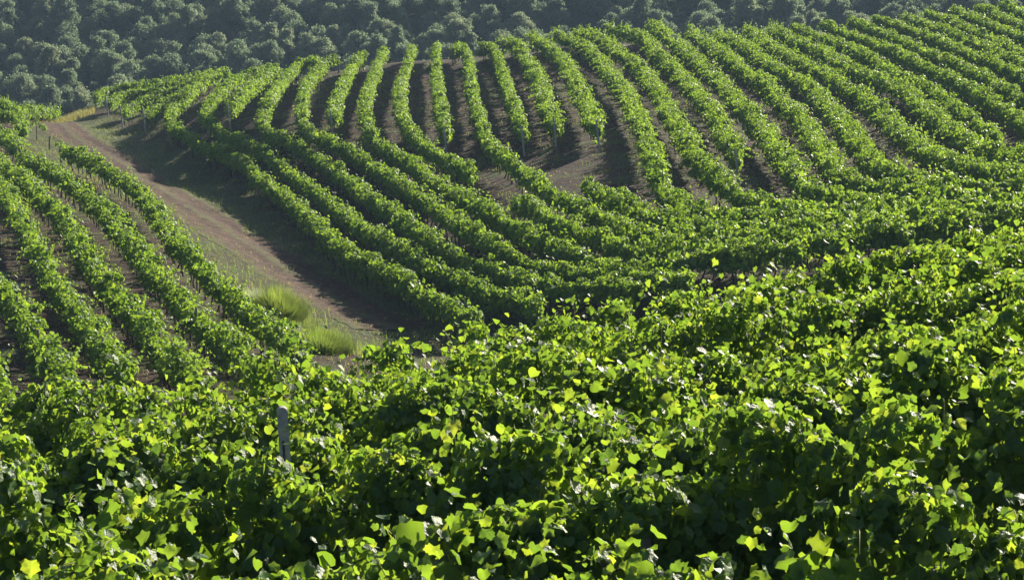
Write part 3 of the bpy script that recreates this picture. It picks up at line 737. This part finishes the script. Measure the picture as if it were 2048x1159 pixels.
# ------------------------------------------------------------------ posts, trunks
def tube_mesh(name, pts, rad, mat, sides=6):
    pts = np.asarray(pts, float); n = len(pts)
    t = np.gradient(pts, axis=0); t /= np.linalg.norm(t, axis=1, keepdims=True) + 1e-9
    ref = np.where(np.abs(t[:, 2:3]) > 0.9, np.array([[1.0, 0, 0]]), np.array([[0, 0, 1.0]]))
    a = np.cross(t, ref); a /= np.linalg.norm(a, axis=1, keepdims=True); b = np.cross(t, a)
    ang = np.linspace(0, 2 * math.pi, sides, endpoint=False)
    rad = np.broadcast_to(np.asarray(rad, float), (n,))
    v = pts[:, None] + rad[:, None, None] * (a[:, None] * np.cos(ang)[None, :, None] + b[:, None] * np.sin(ang)[None, :, None])
    i = np.arange(n * sides).reshape(n, sides)
    q = np.stack([i[:-1], np.roll(i[:-1], -1, 1), np.roll(i[1:], -1, 1), i[1:]], -1).reshape(-1, 4)
    return v.reshape(-1, 3), q

def trunk_mesh(seed):
    g = np.random.default_rng(seed)
    z = np.linspace(-0.08, 0.85, 7)
    p = np.stack([np.cumsum(g.normal(size=7)) * 0.025, np.cumsum(g.normal(size=7)) * 0.025, z], -1)
    v, q = tube_mesh('t', p, np.array([0.055, 0.042, 0.036, 0.034, 0.03, 0.034, 0.026]) * g.uniform(0.9, 1.2), M_BARK, 6)
    return make_mesh('trunk', v, q, M_BARK, smooth=True)
TRUNKS = [trunk_mesh(500 + i) for i in range(4)]

def post_mesh(name, height_, w=0.085, round_top=True):
    """concrete post: chamfered square shaft with a rounded head"""
    prof = []
    ch = 0.2 * w
    h = w / 2
    outline = np.array([(-h + ch, -h), (h - ch, -h), (h, -h + ch), (h, h - ch), (h - ch, h), (-h + ch, h), (-h, h - ch), (-h, -h + ch)])
    levels = [(-0.3, 1.05), (0.0, 1.05), (height_ - 0.06, 1.0)]
    if round_top:
        levels += [(height_ - 0.03, 0.93), (height_ - 0.01, 0.72), (height_, 0.35)]
    else:
        levels += [(height_, 0.98)]
    V = np.concatenate([np.concatenate([outline * s, np.full((8, 1), z)], 1) for z, s in levels])
    i = np.arange(len(V)).reshape(len(levels), 8)
    q = np.stack([i[:-1], np.roll(i[:-1], -1, 1), np.roll(i[1:], -1, 1), i[1:]], -1).reshape(-1, 4)
    cap = np.array([[i[-1, 0], i[-1, 1], i[-1, 2], i[-1, 3]], [i[-1, 3], i[-1, 4], i[-1, 7], i[-1, 0]], [i[-1, 4], i[-1, 5], i[-1, 6], i[-1, 7]]])
    return make_mesh(name, V, np.concatenate([q, cap]), M_POST)
POST_MID = post_mesh('post', 1.75, 0.10)
POST_LOW = post_mesh('post', 1.2, 0.085)
POST_IN = post_mesh('post', 1.45, 0.07)
POST_IN.materials[0] = M_WOOD

STYLE = {
    'trim':  dict(per_m=215, H=1.70, bottom=0.46, half=0.36, size=0.142, shoots=1.2, shoot_len=0.25, lump=0.34, upright=0.7, core=90, vine=0.32, clumps=4.2, cr=(0.13, 0.29), relief=1.6),
    'wild':  dict(per_m=210, H=1.66, bottom=0.38, half=0.36, size=0.148, shoots=3.4, shoot_len=0.8, ssz=1.1, lump=0.45, upright=0.4, core=80, vine=0.7, clumps=3.8, cr=(0.13, 0.33), relief=1.9),
    'glint': dict(per_m=220, H=1.62, bottom=0.45, half=0.42, size=0.13, shoots=1.2, shoot_len=0.3, lump=0.34, upright=0.6, core=60, vine=0.2),
}
stat = dict(leaves=0, trunks=0, rowlen=0.0)
for ri, r in enumerate(ROWS):
    q = r['dense']
    P = pix(q[:, 0], q[:, 1], depth_top(q[:, 0], q[:, 1]))[:, :2]
    P = smooth_path(resample(P, 0.4), 1.1, 0.4)
    P = resample(P, 0.15)
    path = np.concatenate([P, height(P[:, 0], P[:, 1])[:, None]], 1)
    Lr = 0.15 * (len(path) - 1)
    st = dict(STYLE[r['style']])
    dmean = path[:, 1].mean()
    if r.get('low'): st.update(H=1.2, bottom=0.3)
    if r['key'][0] == 'R': st['half'] *= 1.25
    st['H'] = st['H'] * r['vh'] / VH
    if r['key'][0] == 'L': st.update(half=0.25, shoots=2.2, shoot_len=0.7, cr=(0.12, 0.27))
    tmpl = T_LO if dmean < 72 else T_XS
    fac = np.clip(1.1 - (dmean - 60) * 0.004, 0.72, 1.1)
    st['per_m'] = int(st['per_m'] * fac); st['size'] *= 1.0 / math.sqrt(fac) * 1.0
    if r['style'] == 'wild' and r['key'][0] in 'MR':       # the rows are better clipped down in the dip
        _, ty_, _ = proj(path + np.array([0, 0, 1.5]))
        if (ty_ > 345).any(): st['smax'] = 0.15 * int(np.argmax(ty_ > 345))
    pos, nrm, tip, sz, dep, stems = canopy(path, seed=40 + ri, side_bias=0.0, **st)
    root = link('vine_row', None, loc=tuple(path[len(path) // 2]), label=r['label'], category='vine row', group=r['group'])
    origin = path[len(path) // 2]
    tone = np.clip(RNG.normal(0.48, 0.2, len(pos)), 0, 1)
    link('foliage', leaves_mesh('foliage', pos, nrm, tip, sz, tone, tmpl, M_LEAFM, origin, smooth=False), root, kind='stuff')
    stat['leaves'] += len(pos); stat['rowlen'] += Lr
    g = np.random.default_rng(900 + ri)
    sp = 1.15 if r.get('trunks') else 2.3
    for s in np.arange(0.4, Lr - 0.2, sp):
        k = min(len(path) - 1, int((s + g.uniform(-0.15, 0.15)) / 0.15))
        px_, py_, _ = proj(path[k])
        if px_ < -60 or px_ > 2110 or py_ < -40: continue
        o = link('trunk', TRUNKS[int(g.integers(0, 4))], root, loc=tuple(path[k] - origin))
        o.rotation_euler = (0, 0, g.uniform(0, 6.28)); stat['trunks'] += 1
    ends = {1: [len(path) - 1], 2: [0]}.get(r.get('endpost', 0), [])
    inner = [int(x) for x in np.arange(0, len(path), int(6.0 / 0.15))] if not ends else []
    for k in ends + inner:
        o = link('post', POST_MID if k in ends else POST_IN, root)
        pp = path[k] - origin
        if k in ends:
            kk = k - 3 if k > 0 else 3
            away = path[k][:2] - path[kk][:2]; away /= np.linalg.norm(away) + 1e-9
            pp = pp + np.array([away[0], away[1], 0]) * 0.25
            o.rotation_euler = (-0.10 * away[1], 0.10 * away[0], math.atan2(away[1], away[0]))
        o.location = tuple(pp)
print('MID', stat)

# ------------------------------------------------------------------ near vineyard: rows of detailed leaves
LEAF_OBJ = [make_mesh('leaf', v, f, M_LEAF1, smooth=True, uv=u) for v, f, u in T_HI]
YAW = math.tan(math.radians(15.0))
ORD = ['nearest', 'second', 'third', 'fourth', 'fifth', 'sixth', 'seventh', 'eighth', 'ninth', 'tenth', 'eleventh', 'twelfth', 'thirteenth']
def slotted_post():
    # head, two rails and a set-back web that leaves an open slot
    w, z0, z1, zt = 0.042, -0.3, 1.93, 2.2
    V, F = [], []
    def box(x0, x1, y0, y1, a, b):
        o = len(V)
        V.extend([(x, y, z) for z in (a, b) for x, y in ((x0, y0), (x1, y0), (x1, y1), (x0, y1))])
        F.extend([(o, o + 3, o + 2, o + 1), (o + 4, o + 5, o + 6, o + 7)] + [(o + i, o + (i + 1) % 4, o + 4 + (i + 1) % 4, o + 4 + i) for i in range(4)])
    box(-w, -0.018, -w, w, z0, z1); box(0.002, w, -w, w, z0, z1); box(-0.018, 0.002, 0.006, w - 0.003, z0, z1 - 0.002)
    o = len(V)
    arc = [(-w, z1)] + [(-w * math.cos(t), zt - w * 0.9 + w * 0.9 * math.sin(t)) for t in np.linspace(0, math.pi, 9)] + [(w, z1)]
    n = len(arc)
    V.extend([(x, -w, z) for x, z in arc] + [(x, w, z) for x, z in arc])
    me = bpy.data.meshes.new('post')
    F2 = F + [tuple(range(o, o + n)), tuple(range(o + 2 * n - 1, o + n - 1, -1))] + [(o + i, o + n + i, o + n + (i + 1) % n, o + (i + 1) % n) for i in range(n)]
    me.from_pydata(V, [], F2); me.materials.append(M_POST); me.update()
    return me
near_post = slotted_post()
n_near = 0
fg_d = [8.3 + 2.36 * k for k in range(13)]
for k, d0 in enumerate(fg_d):
    if k == 0: continue        # the first row lies below the frame
    xl = -0.275 * d0 - 1.2; xr = 0.29 * d0 + 1.6
    xr += max(0, (d0 - 20) * 0.1)
    x = np.arange(xl, xr, 0.1)
    P = np.stack([x, d0 + YAW * x + 0.12 * vnoise(x / 3.0, x * 0 + k, 61)], -1)
    pxp = CX + FPX * P[:, 0] / P[:, 1]
    P = P[P[:, 1] < fg_crest(pxp) + 2.5 + np.clip((pxp - 1000) / 110, 0, 8)]      # nothing grows past the brow of the near field
    if len(P) < 20: continue
    xl, xr = P[0, 0], P[-1, 0]
    path = np.concatenate([P, height(P[:, 0], P[:, 1])[:, None]], 1)
    origin = path[len(path) // 2]
    tm = T_LO if k == 0 else (T_M2 if k == 1 else (T_MD if d0 < 18.5 else T_LO))
    gaps = []
    if k == 3:
        gaps = [((-1.2 - xl), 0.2, 0.8), ((-1.72 - xl), 0.3, -0.22)]
    if k == 7: gaps.append((-1.55 - xl, 0.6, 0.35))
    if d0 > 22: gaps.append((0.2, 0.9, 0.75))      # the rows taper off at the brow
    extra = []
    if k == 3:      # foliage that hides the foot of the slotted post
        for ox_, oy_, oz_, or_ in [(-0.05, -0.42, 1.42, 0.30), (-0.30, -0.30, 1.62, 0.26), (0.22, -0.38, 1.30, 0.28), (-0.1, -0.5, 1.05, 0.32), (0.1, -0.5, 0.85, 0.3)]:
            xx_ = -1.66 + ox_; yy_ = d0 + YAW * xx_ + oy_
            extra.append((xx_, yy_, float(height(xx_, yy_)) + oz_, or_))
    g0 = np.random.default_rng(700 + k)
    for _ in range(int((xr - xl) / 3)):
        if k == 3: break
        gaps.append((g0.uniform(0, xr - xl), g0.uniform(0.15, 0.35), g0.uniform(0.15, 0.5)))
    pos, nrm, tip, sz, dep, stems = canopy(path, per_m=(1150 if k < 7 else 800) if k else 200, H=FH * 0.97, bottom=0.35, half=0.44, size=0.088 if k < 7 else 0.100, seed=200 + k, shoots=2.4,
                                           shoot_len=0.42, lump=0.5, gaps=gaps, upright=0.5, face_up=0.08, relief=2.6 if d0 < 20 else 1.4, core=130, vine=0.35, clumps=4.6, cr=(0.17, 0.40), cfrac=0.84, extra=extra)
    sz *= np.random.default_rng(800 + k).choice([0.8, 1.0, 1.1], len(sz), p=[0.3, 0.5, 0.2])
    tone = np.clip(np.random.default_rng(850 + k).beta(2.2, 2.6, len(pos)), 0, 1)
    # the leaves that show largest: outermost, on the camera side or the top, inside the frame
    ax, ay, aw = proj(pos)
    view = -pos / np.linalg.norm(pos, axis=1, keepdims=True)
    facing = np.abs((view * nrm / np.linalg.norm(nrm, axis=1, keepdims=True)).sum(1))
    inside = (ax > -20) & (ax < 2068) & (ay > -20) & (ay < 1180)
    hgt = pos[:, 2] - height(pos[:, 0], pos[:, 1])
    score = facing * np.minimum(sz, 0.09) / aw * (1 - dep) * np.where(inside, 1, 0) * np.clip((hgt - 0.5) / 1.2, 0.05, 1) * np.where(pos[:, 1] < np.interp(pos[:, 0], path[:, 0], path[:, 1]) + 0.1, 1, 0.6)
    order = np.argsort(-score)[:(300 if d0 < 21 else 120)] if k > 0 else np.array([], int)
    order = order[score[order] > 0] if len(order) else order
    big = np.zeros(len(pos), bool); big[order] = True
    lab = {1: 'nearest vine row with the largest leaves, along the bottom of the picture',
           3: 'near vine row with the grey slotted post standing in it'}.get(k, ORD[k - 1] + ' vine row from the bottom of the picture in the near vineyard')
    root = link('vine_row', None, loc=tuple(origin), label=lab, category='vine row', group='rows of the near vineyard')
    link('foliage', leaves_mesh('foliage', pos[~big], nrm[~big], tip[~big], sz[~big], tone[~big], tm, M_LEAFN, origin), root, kind='stuff')
    R = frames(nrm[order], tip[order]) if len(order) else []
    for j, o_ in enumerate(order):
        lo = link('leaf', LEAF_OBJ[j % 10], root)
        m = Matrix([[*(R[j][i] * sz[o_]), pos[o_][i] - origin[i]] for i in range(3)] + [[0, 0, 0, 1]])
        lo.matrix_local = m
    n_near += len(pos)
    # canes of the sticking-out shoots
    V, Q, off = [], [], 0
    for st_ in stems:
        v, q = tube_mesh('c', st_ - origin, np.linspace(0.0045, 0.002, len(st_)), M_CANE, 4)
        V.append(v); Q.append(q + off); off += len(v)
    if V:
        link('canes', make_mesh('canes', np.concatenate(V), np.concatenate(Q), M_CANE, smooth=True), root, kind='stuff')
    g = np.random.default_rng(950 + k)
    for xx in np.arange(xl + 0.5, xr, 1.1):
        kk = min(len(path) - 1, int((xx - xl) / 0.1))
        o = link('trunk', TRUNKS[int(g.integers(0, 4))], root, loc=tuple(path[kk] - origin)); o.rotation_euler = (0, 0, g.uniform(0, 6.28))
    # wires
    for hz in (0.75, 1.15):
        v, q = tube_mesh('w', path[::10] + np.array([0, 0, hz]) - origin, 0.0018, M_WIRE, 4)
        link('wire', make_mesh('wire', v, q, M_WIRE), root)
    px0 = {3: -1.66, 1: 2.75}.get(k, g.uniform(-2, 2))
    for xx in (px0 - 5.5, px0, px0 + 5.5):
        if xl < xx < xr:
            kk = min(len(path) - 1, int((xx - xl) / 0.1))
            o = link('post', near_post if (k == 3 and xx == px0) else POST_LOW, root, loc=tuple(path[kk] - origin))
            o.rotation_euler = (0.02, -0.05, 0.15)
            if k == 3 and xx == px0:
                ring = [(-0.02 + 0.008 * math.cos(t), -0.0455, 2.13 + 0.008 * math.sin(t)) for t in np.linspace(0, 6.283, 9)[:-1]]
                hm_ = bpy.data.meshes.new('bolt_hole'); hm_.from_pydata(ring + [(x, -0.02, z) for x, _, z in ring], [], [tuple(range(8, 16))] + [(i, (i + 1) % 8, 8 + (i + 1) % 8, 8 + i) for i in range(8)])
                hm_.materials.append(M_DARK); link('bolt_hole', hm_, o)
print('NEAR leaves', n_near)
print('TRIS', sum(len(m.polygons) for m in bpy.data.meshes))

# ------------------------------------------------------------------ grass
def blades(name, bases, hgt, width, tone, lean=0.35, seed=0):
    g = np.random.default_rng(seed)
    n = len(bases)
    a = g.uniform(0, 2 * math.pi, n); dirv = np.stack([np.cos(a), np.sin(a)], -1)
    side = np.stack([-dirv[:, 1], dirv[:, 0], np.zeros(n)], -1) * (width * 0.5)[:, None]
    ln = g.uniform(0.1, 1.0, n) * lean
    d3 = np.concatenate([dirv * ln[:, None], np.ones((n, 1))], 1)
    mid = bases + d3 * (hgt * 0.55)[:, None]
    tipp = bases + np.concatenate([dirv * (ln * 2.2)[:, None], np.full((n, 1), 0.95)], 1) * hgt[:, None]
    V = np.stack([bases - side, bases + side, mid + side * 0.7, mid - side * 0.7, tipp], 1).reshape(-1, 3)
    o = (np.arange(n) * 5)[:, None]
    F = np.concatenate([o + np.array([[0, 1, 2]]), o + np.array([[0, 2, 3]]), o + np.array([[3, 2, 4]])], 1).reshape(-1, 3)
    return make_mesh(name, V, F, M_GRASS, tone=np.repeat(tone, 3))

def clump(px, py, nb, radius, hgt, label, tone_m, seed):
    c = ground_pixel(px, py)
    g = np.random.default_rng(seed)
    a = g.uniform(0, 6.283, nb); rr = radius * np.sqrt(g.uniform(0, 1, nb))
    B = np.stack([rr * np.cos(a), rr * np.sin(a), np.zeros(nb)], -1)
    B[:, 2] = height(c[0] + B[:, 0], c[1] + B[:, 1]) - c[2] - 0.03
    H = hgt * g.uniform(0.45, 1.1, nb) * (1 - 0.35 * (rr / radius) ** 2)
    link('grass_clump', blades('grass_clump', B, H, g.uniform(0.012, 0.026, nb) * 1.3, np.clip(g.normal(tone_m, 0.12, nb), 0, 1), 0.3, seed), loc=tuple(c), label=label, category='grass clump')
clump(554, 648, 7000, 0.9, 1.55, 'tall bright green grass clump beside the dirt track', 0.38, 71)
clump(636, 700, 3600, 1.2, 0.9, 'lower tangled grass clump in front of the tall bright clump', 0.3, 72)
clump(650, 500, 700, 0.4, 0.8, 'small pale grass tuft at the foot of the row bordering the track', 0.75, 73)

# rough grass of the verges and between the rows
def scatter_pixels(region, n, seed):
    g = np.random.default_rng(seed)
    out = []
    return g
g = np.random.default_rng(77)
n = 55000
cand_x = g.uniform(-34, 30, n); cand_y = g.uniform(55, 170, n)
patch = vnoise(cand_x * 0.45, cand_y * 0.45, 81) + 0.6 * vnoise(cand_x * 1.3, cand_y * 1.3, 82)
# distance to the track centre line
dt = np.full(n, 1e9)
for p in tc[::4]:
    dt = np.minimum(dt, np.hypot(cand_x - p[0], cand_y - p[1]))
verge = (dt > 1.4) & (dt < 5.5)
keep = ((patch > 0.3) & (dt > 1.2)) | (verge & (patch > -0.6)) | ((dt < 0.35) & (patch > 0.15))
bx, by = cand_x[keep], cand_y[keep]
extra = g.uniform(size=len(bx))
rep = 2
bx = np.concatenate([bx + g.normal(size=len(bx)) * 0.12 for _ in range(rep)]); by = np.concatenate([by + g.normal(size=len(by)) * 0.12 for _ in range(rep)])
B = np.stack([bx, by, height(bx, by) - 0.01], -1)
nl_ = 26000
lx, ly = g.uniform(-34, 34, nl_), g.uniform(50, 160, nl_)
LB = np.stack([lx, ly, height(lx, ly)], -1)
link('dry_litter', blades('dry_litter', LB, g.uniform(0.05, 0.16, nl_), g.uniform(0.02, 0.05, nl_), np.clip(g.normal(0.85, 0.2, nl_), 0, 1), 1.6, 8),
     kind='stuff', label='dry prunings and straw scattered on the soil between rows', category='litter')
vc = np.array([ground_pixel(a_, b_)[:2] for a_, b_ in [(520, 600), (560, 650), (610, 680), (660, 700)]])
vt = g.uniform(0, 2.999, 5200); vi = vt.astype(int); vf = (vt - vi)[:, None]
vp = vc[vi] * (1 - vf) + vc[vi + 1] * vf + g.normal(size=(5200, 2)) * 0.75
VB = np.concatenate([vp, height(vp[:, 0], vp[:, 1])[:, None] - 0.02], 1)
link('verge_grass', blades('verge_grass', VB, g.uniform(0.2, 0.75, 5200), g.uniform(0.015, 0.03, 5200), np.clip(g.normal(0.4, 0.16, 5200), 0, 1), 0.5, 9),
     kind='stuff', label='soft tall grass spreading along the verge below the grass clump', category='grass')
link('grass', blades('grass', B, g.uniform(0.10, 0.34, len(bx)), g.uniform(0.012, 0.025, len(bx)), np.clip(0.40 + 0.25 * vnoise(bx * 0.2, by * 0.2, 83) + g.normal(size=len(bx)) * 0.15, 0, 1), 0.7, 5),
     kind='stuff', label='rough grass on the verges and between the rows', category='grass')
# dry grass at the far bend of the track
pts = []
for i in range(2600):
    px_, py_ = g.uniform(45, 195), g.uniform(203, 232)
    pts.append((px_, py_))
pts = np.array(pts)
gp = [ground_pixel(a, b) for a, b in [(50, 215), (190, 215), (50, 232), (190, 226)]]
uu, vv = g.uniform(size=5200), g.uniform(size=5200)
c00, c10, c01, c11 = [np.array(p[:2]) for p in gp]
bb = (c00 * ((1 - uu) * (1 - vv))[:, None] + c10 * (uu * (1 - vv))[:, None] + c01 * ((1 - uu) * vv)[:, None] + c11 * (uu * vv)[:, None])
B = np.concatenate([bb, height(bb[:, 0], bb[:, 1])[:, None] - 0.01], 1)
link('dry_grass', blades('dry_grass', B, g.uniform(0.25, 0.65, len(bb)), g.uniform(0.015, 0.03, len(bb)), np.clip(g.normal(0.82, 0.15, len(bb)), 0, 1), 0.5, 6),
     kind='stuff', label='dry straw-coloured grass at the far bend of the track', category='grass')

# stakes and sapling by the far bend
def stake(px, py, h, label):
    c = ground_pixel(px, py)
    v, q = tube_mesh('s', [(0, 0, -0.2), (0.01, 0, h * 0.5), (0.03, 0.01, h)], [0.06, 0.055, 0.05], M_WOOD, 7)
    link('wooden_stake', make_mesh('wooden_stake', v, q, M_WOOD), loc=tuple(c), label=label, category='stake', group='wooden stakes by the track')
stake(99, 300, 0.95, 'short weathered wooden stake at the end of the left vine rows')
c = ground_pixel(73, 282)
sap = link('sapling', None, loc=tuple(c), label='thin young sapling on the grassy bank beside the far bend', category='sapling')
zz = np.linspace(-0.1, 1.6, 6)
v, q = tube_mesh('s', np.stack([0.03 * np.sin(zz * 3), 0.02 * zz, zz], -1), np.linspace(0.04, 0.015, 6), M_BARK, 6)
link('trunk', make_mesh('trunk', v, q, M_BARK, smooth=True), sap)
g = np.random.default_rng(91)
ns = 420
dirs = g.normal(size=(ns, 3)); dirs /= np.linalg.norm(dirs, axis=1, keepdims=True)
cl = np.array([(0, 0, 1.5), (0.35, 0.1, 1.1), (-0.3, 0, 1.2), (0.6, 0, 0.9), (0.1, 0.2, 1.8)])[g.integers(0, 5, ns)]
pp = cl + dirs * 0.26 * g.uniform(0.3, 1, (ns, 1)) + c
link('crown', leaves_mesh('crown', pp, dirs + np.array([0, 0, .5]), g.normal(size=(ns, 3)) + np.array([0, 0, -1.]), np.full(ns, 0.09), np.clip(g.normal(.6, .2, ns), 0, 1), T_LO, M_LEAFM, c, False), sap)

# ------------------------------------------------------------------ far wood
def tree_meshes(seed, hgt, rad):
    g = np.random.default_rng(seed)
    nb = 20
    blobs = []
    for i in range(nb):
        a = g.uniform(0, 6.283); f = math.sqrt(g.uniform(0, 1))
        z = hgt * (0.42 + 0.46 * g.uniform() * (1 - 0.55 * f) + 0.06)
        blobs.append((f * rad * 0.72 * math.cos(a), f * rad * 0.72 * math.sin(a), z, rad * g.uniform(0.20, 0.38)))
    blobs.append((0, 0, hgt * 0.84, rad * 0.42))
    blobs = np.array(blobs)
    n = 6500
    w = blobs[:, 3] ** 2; w /= w.sum()
    k = g.choice(len(blobs), n, p=w)
    d = g.normal(size=(n, 3)); d[:, 2] = d[:, 2] * 0.9 + 0.25
    d /= np.linalg.norm(d, axis=1, keepdims=True)
    lum = 1 + 0.45 * vnoise(d[:, 0] * 3.1 + k * 3.3, d[:, 1] * 3.1 + d[:, 2] * 2.7 + k, 95)
    rr = blobs[k, 3] * lum * (1 - 0.5 * g.uniform(size=n) ** 2.0)
    p = blobs[k, :3] + d * rr[:, None] * np.array([1, 1, 0.85])
    sz = g.uniform(0.12, 0.25, n)
    nrm = d * 0.35 + np.array([0, 0, 0.25]) + g.normal(size=(n, 3)) * 0.75
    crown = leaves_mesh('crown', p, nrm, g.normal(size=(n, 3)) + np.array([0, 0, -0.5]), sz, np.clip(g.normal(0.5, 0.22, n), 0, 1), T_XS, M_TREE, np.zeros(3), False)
    V, Q, off = [], [], 0
    def add(pts, r):
        nonlocal off
        v, q = tube_mesh('b', pts, r, M_BARK, 6); V.append(v); Q.append(q + off); off += len(v)
    zt = np.linspace(-0.5, hgt * 0.75, 6)
    add(np.stack([0.12 * np.sin(zt), 0.1 * np.cos(zt * 1.3), zt], -1), np.linspace(0.22, 0.06, 6))
    for b in blobs[::2]:
        z0 = hgt * g.uniform(0.22, 0.5)
        t = np.linspace(0, 1, 4)[:, None]
        pts = np.array([0, 0, z0]) * (1 - t) + b[:3] * t; pts[:, 2] += 0.3 * np.sin(t[:, 0] * 3.14)
        add(pts, np.linspace(0.10, 0.03, 4))
    trunk = make_mesh('trunk', np.concatenate(V), np.concatenate(Q), M_BARK, smooth=True)
    return crown, trunk
TREES = [tree_meshes(600 + i, h, r) for i, (h, r) in enumerate([(6.4, 2.4), (5.4, 2.3), (7.4, 2.2), (5.8, 2.7), (6.8, 2.0), (4.6, 2.0)])]
g = np.random.default_rng(66)
spots = []
for d in np.arange(226, 420, 3.5):
    for x in np.arange(-0.33 * d, 0.33 * d, 3.7):
        spots.append((x + g.uniform(-1.7, 1.7), d + g.uniform(-1.7, 1.7)))
spots = np.array(spots)
spots = spots[g.uniform(size=len(spots)) < 0.93]
sz_ = height(spots[:, 0], spots[:, 1])
topx, topy, _ = proj(np.stack([spots[:, 0], spots[:, 1], sz_ + 8.0], -1))
crest_y = np.interp(topx, [0, 190, 430, 620, 870, 1150, 1550, 2048], [210, 190, 150, 122, 105, 75, 45, 15])
bx_, by_, _ = proj(np.stack([spots[:, 0], spots[:, 1], sz_ + 2.5], -1))
vis = (topy < crest_y) & (by_ > -45) & (topx > -70) & (topx < 2000)
order = np.nonzero(vis)[0][np.argsort(spots[vis, 1])]
print('TREES in view', len(order), 'of', len(spots))
ind = order[:300]
rest = np.array(sorted(set(order[300:]) | set(np.nonzero(~vis & (topy > -420) & (topx > -200) & (topx < 2250))[0])), int)
for i in ind:
    cr, tr = TREES[int(g.integers(0, 6))]
    lab = 'dusky green oak crown in the wood beyond the vineyard crest'
    t = link('oak_tree', None, loc=(spots[i, 0], spots[i, 1], sz_[i] - 0.1), label=lab, category='tree', group='oaks of the wood beyond the crest')
    s = g.uniform(0.72, 1.2); t.scale = (s, s, s * g.uniform(0.9, 1.1)); t.rotation_euler = (0, 0, g.uniform(0, 6.283))
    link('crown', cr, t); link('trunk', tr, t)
# the rest of the wood, one mass: crowns as instances on points
if len(rest):
    protos = bpy.data.collections.new('wood_prototypes')
    for i, (cr, tr) in enumerate(TREES):
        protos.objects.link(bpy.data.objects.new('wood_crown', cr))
    pm = bpy.data.meshes.new('wood')
    pm.from_pydata([(spots[i, 0], spots[i, 1], sz_[i] - 0.1) for i in rest], [], [])
    wood = link('wood', pm, kind='stuff', label='dense oak wood covering the far hillside', category='wood')
    ng = bpy.data.node_groups.new('wood_scatter', 'GeometryNodeTree')
    ng.interface.new_socket('Geometry', in_out='INPUT', socket_type='NodeSocketGeometry')
    ng.interface.new_socket('Geometry', in_out='OUTPUT', socket_type='NodeSocketGeometry')
    gi = ng.nodes.new('NodeGroupInput'); go = ng.nodes.new('NodeGroupOutput')
    ci = ng.nodes.new('GeometryNodeCollectionInfo'); ci.inputs[0].default_value = protos; ci.inputs[1].default_value = True; ci.inputs[2].default_value = True
    ip = ng.nodes.new('GeometryNodeInstanceOnPoints'); ip.inputs['Pick Instance'].default_value = True
    rv = ng.nodes.new('FunctionNodeRandomValue'); rv.data_type = 'FLOAT_VECTOR'; rv.inputs[0].default_value = (0, 0, 0); rv.inputs[1].default_value = (0, 0, 6.283)
    rs = ng.nodes.new('FunctionNodeRandomValue'); rs.data_type = 'FLOAT'; rs.inputs[2].default_value = 0.8; rs.inputs[3].default_value = 1.15
    ng.links.new(gi.outputs[0], ip.inputs['Points']); ng.links.new(ci.outputs[0], ip.inputs['Instance'])
    ng.links.new(rv.outputs[0], ip.inputs['Rotation']); ng.links.new(rs.outputs[1], ip.inputs['Scale'])
    ng.links.new(ip.outputs[0], go.inputs[0])
    md = wood.modifiers.new('scatter', 'NODES'); md.node_group = ng

# ------------------------------------------------------------------ haze
hm, hnt, hout = new_mat('haze_air')
pv = hnt.nodes.new('ShaderNodeVolumePrincipled')
pv.inputs['Color'].default_value = (0.50, 0.72, 1.0, 1)
pv.inputs['Density'].default_value = 0.00022
pv.inputs['Anisotropy'].default_value = 0.0
hnt.links.new(pv.outputs[0], hout.inputs['Volume'])
zlo = float(min(GZ.min(), -25)) - 1.0; zhi = float(GZ.max()) + 14
x0, x1, y0, y1 = -540, 540, -100, 920
hv = np.array([(x, y, z) for x in (x0, x1) for y in (y0, y1) for z in (zlo, zhi)])
hf = np.array([(0, 1, 3, 2), (4, 6, 7, 5), (0, 4, 5, 1), (2, 3, 7, 6), (0, 2, 6, 4), (1, 5, 7, 3)])
link('haze', make_mesh('haze', hv, hf, hm), kind='stuff', label='thin blue morning haze over the valley', category='haze')
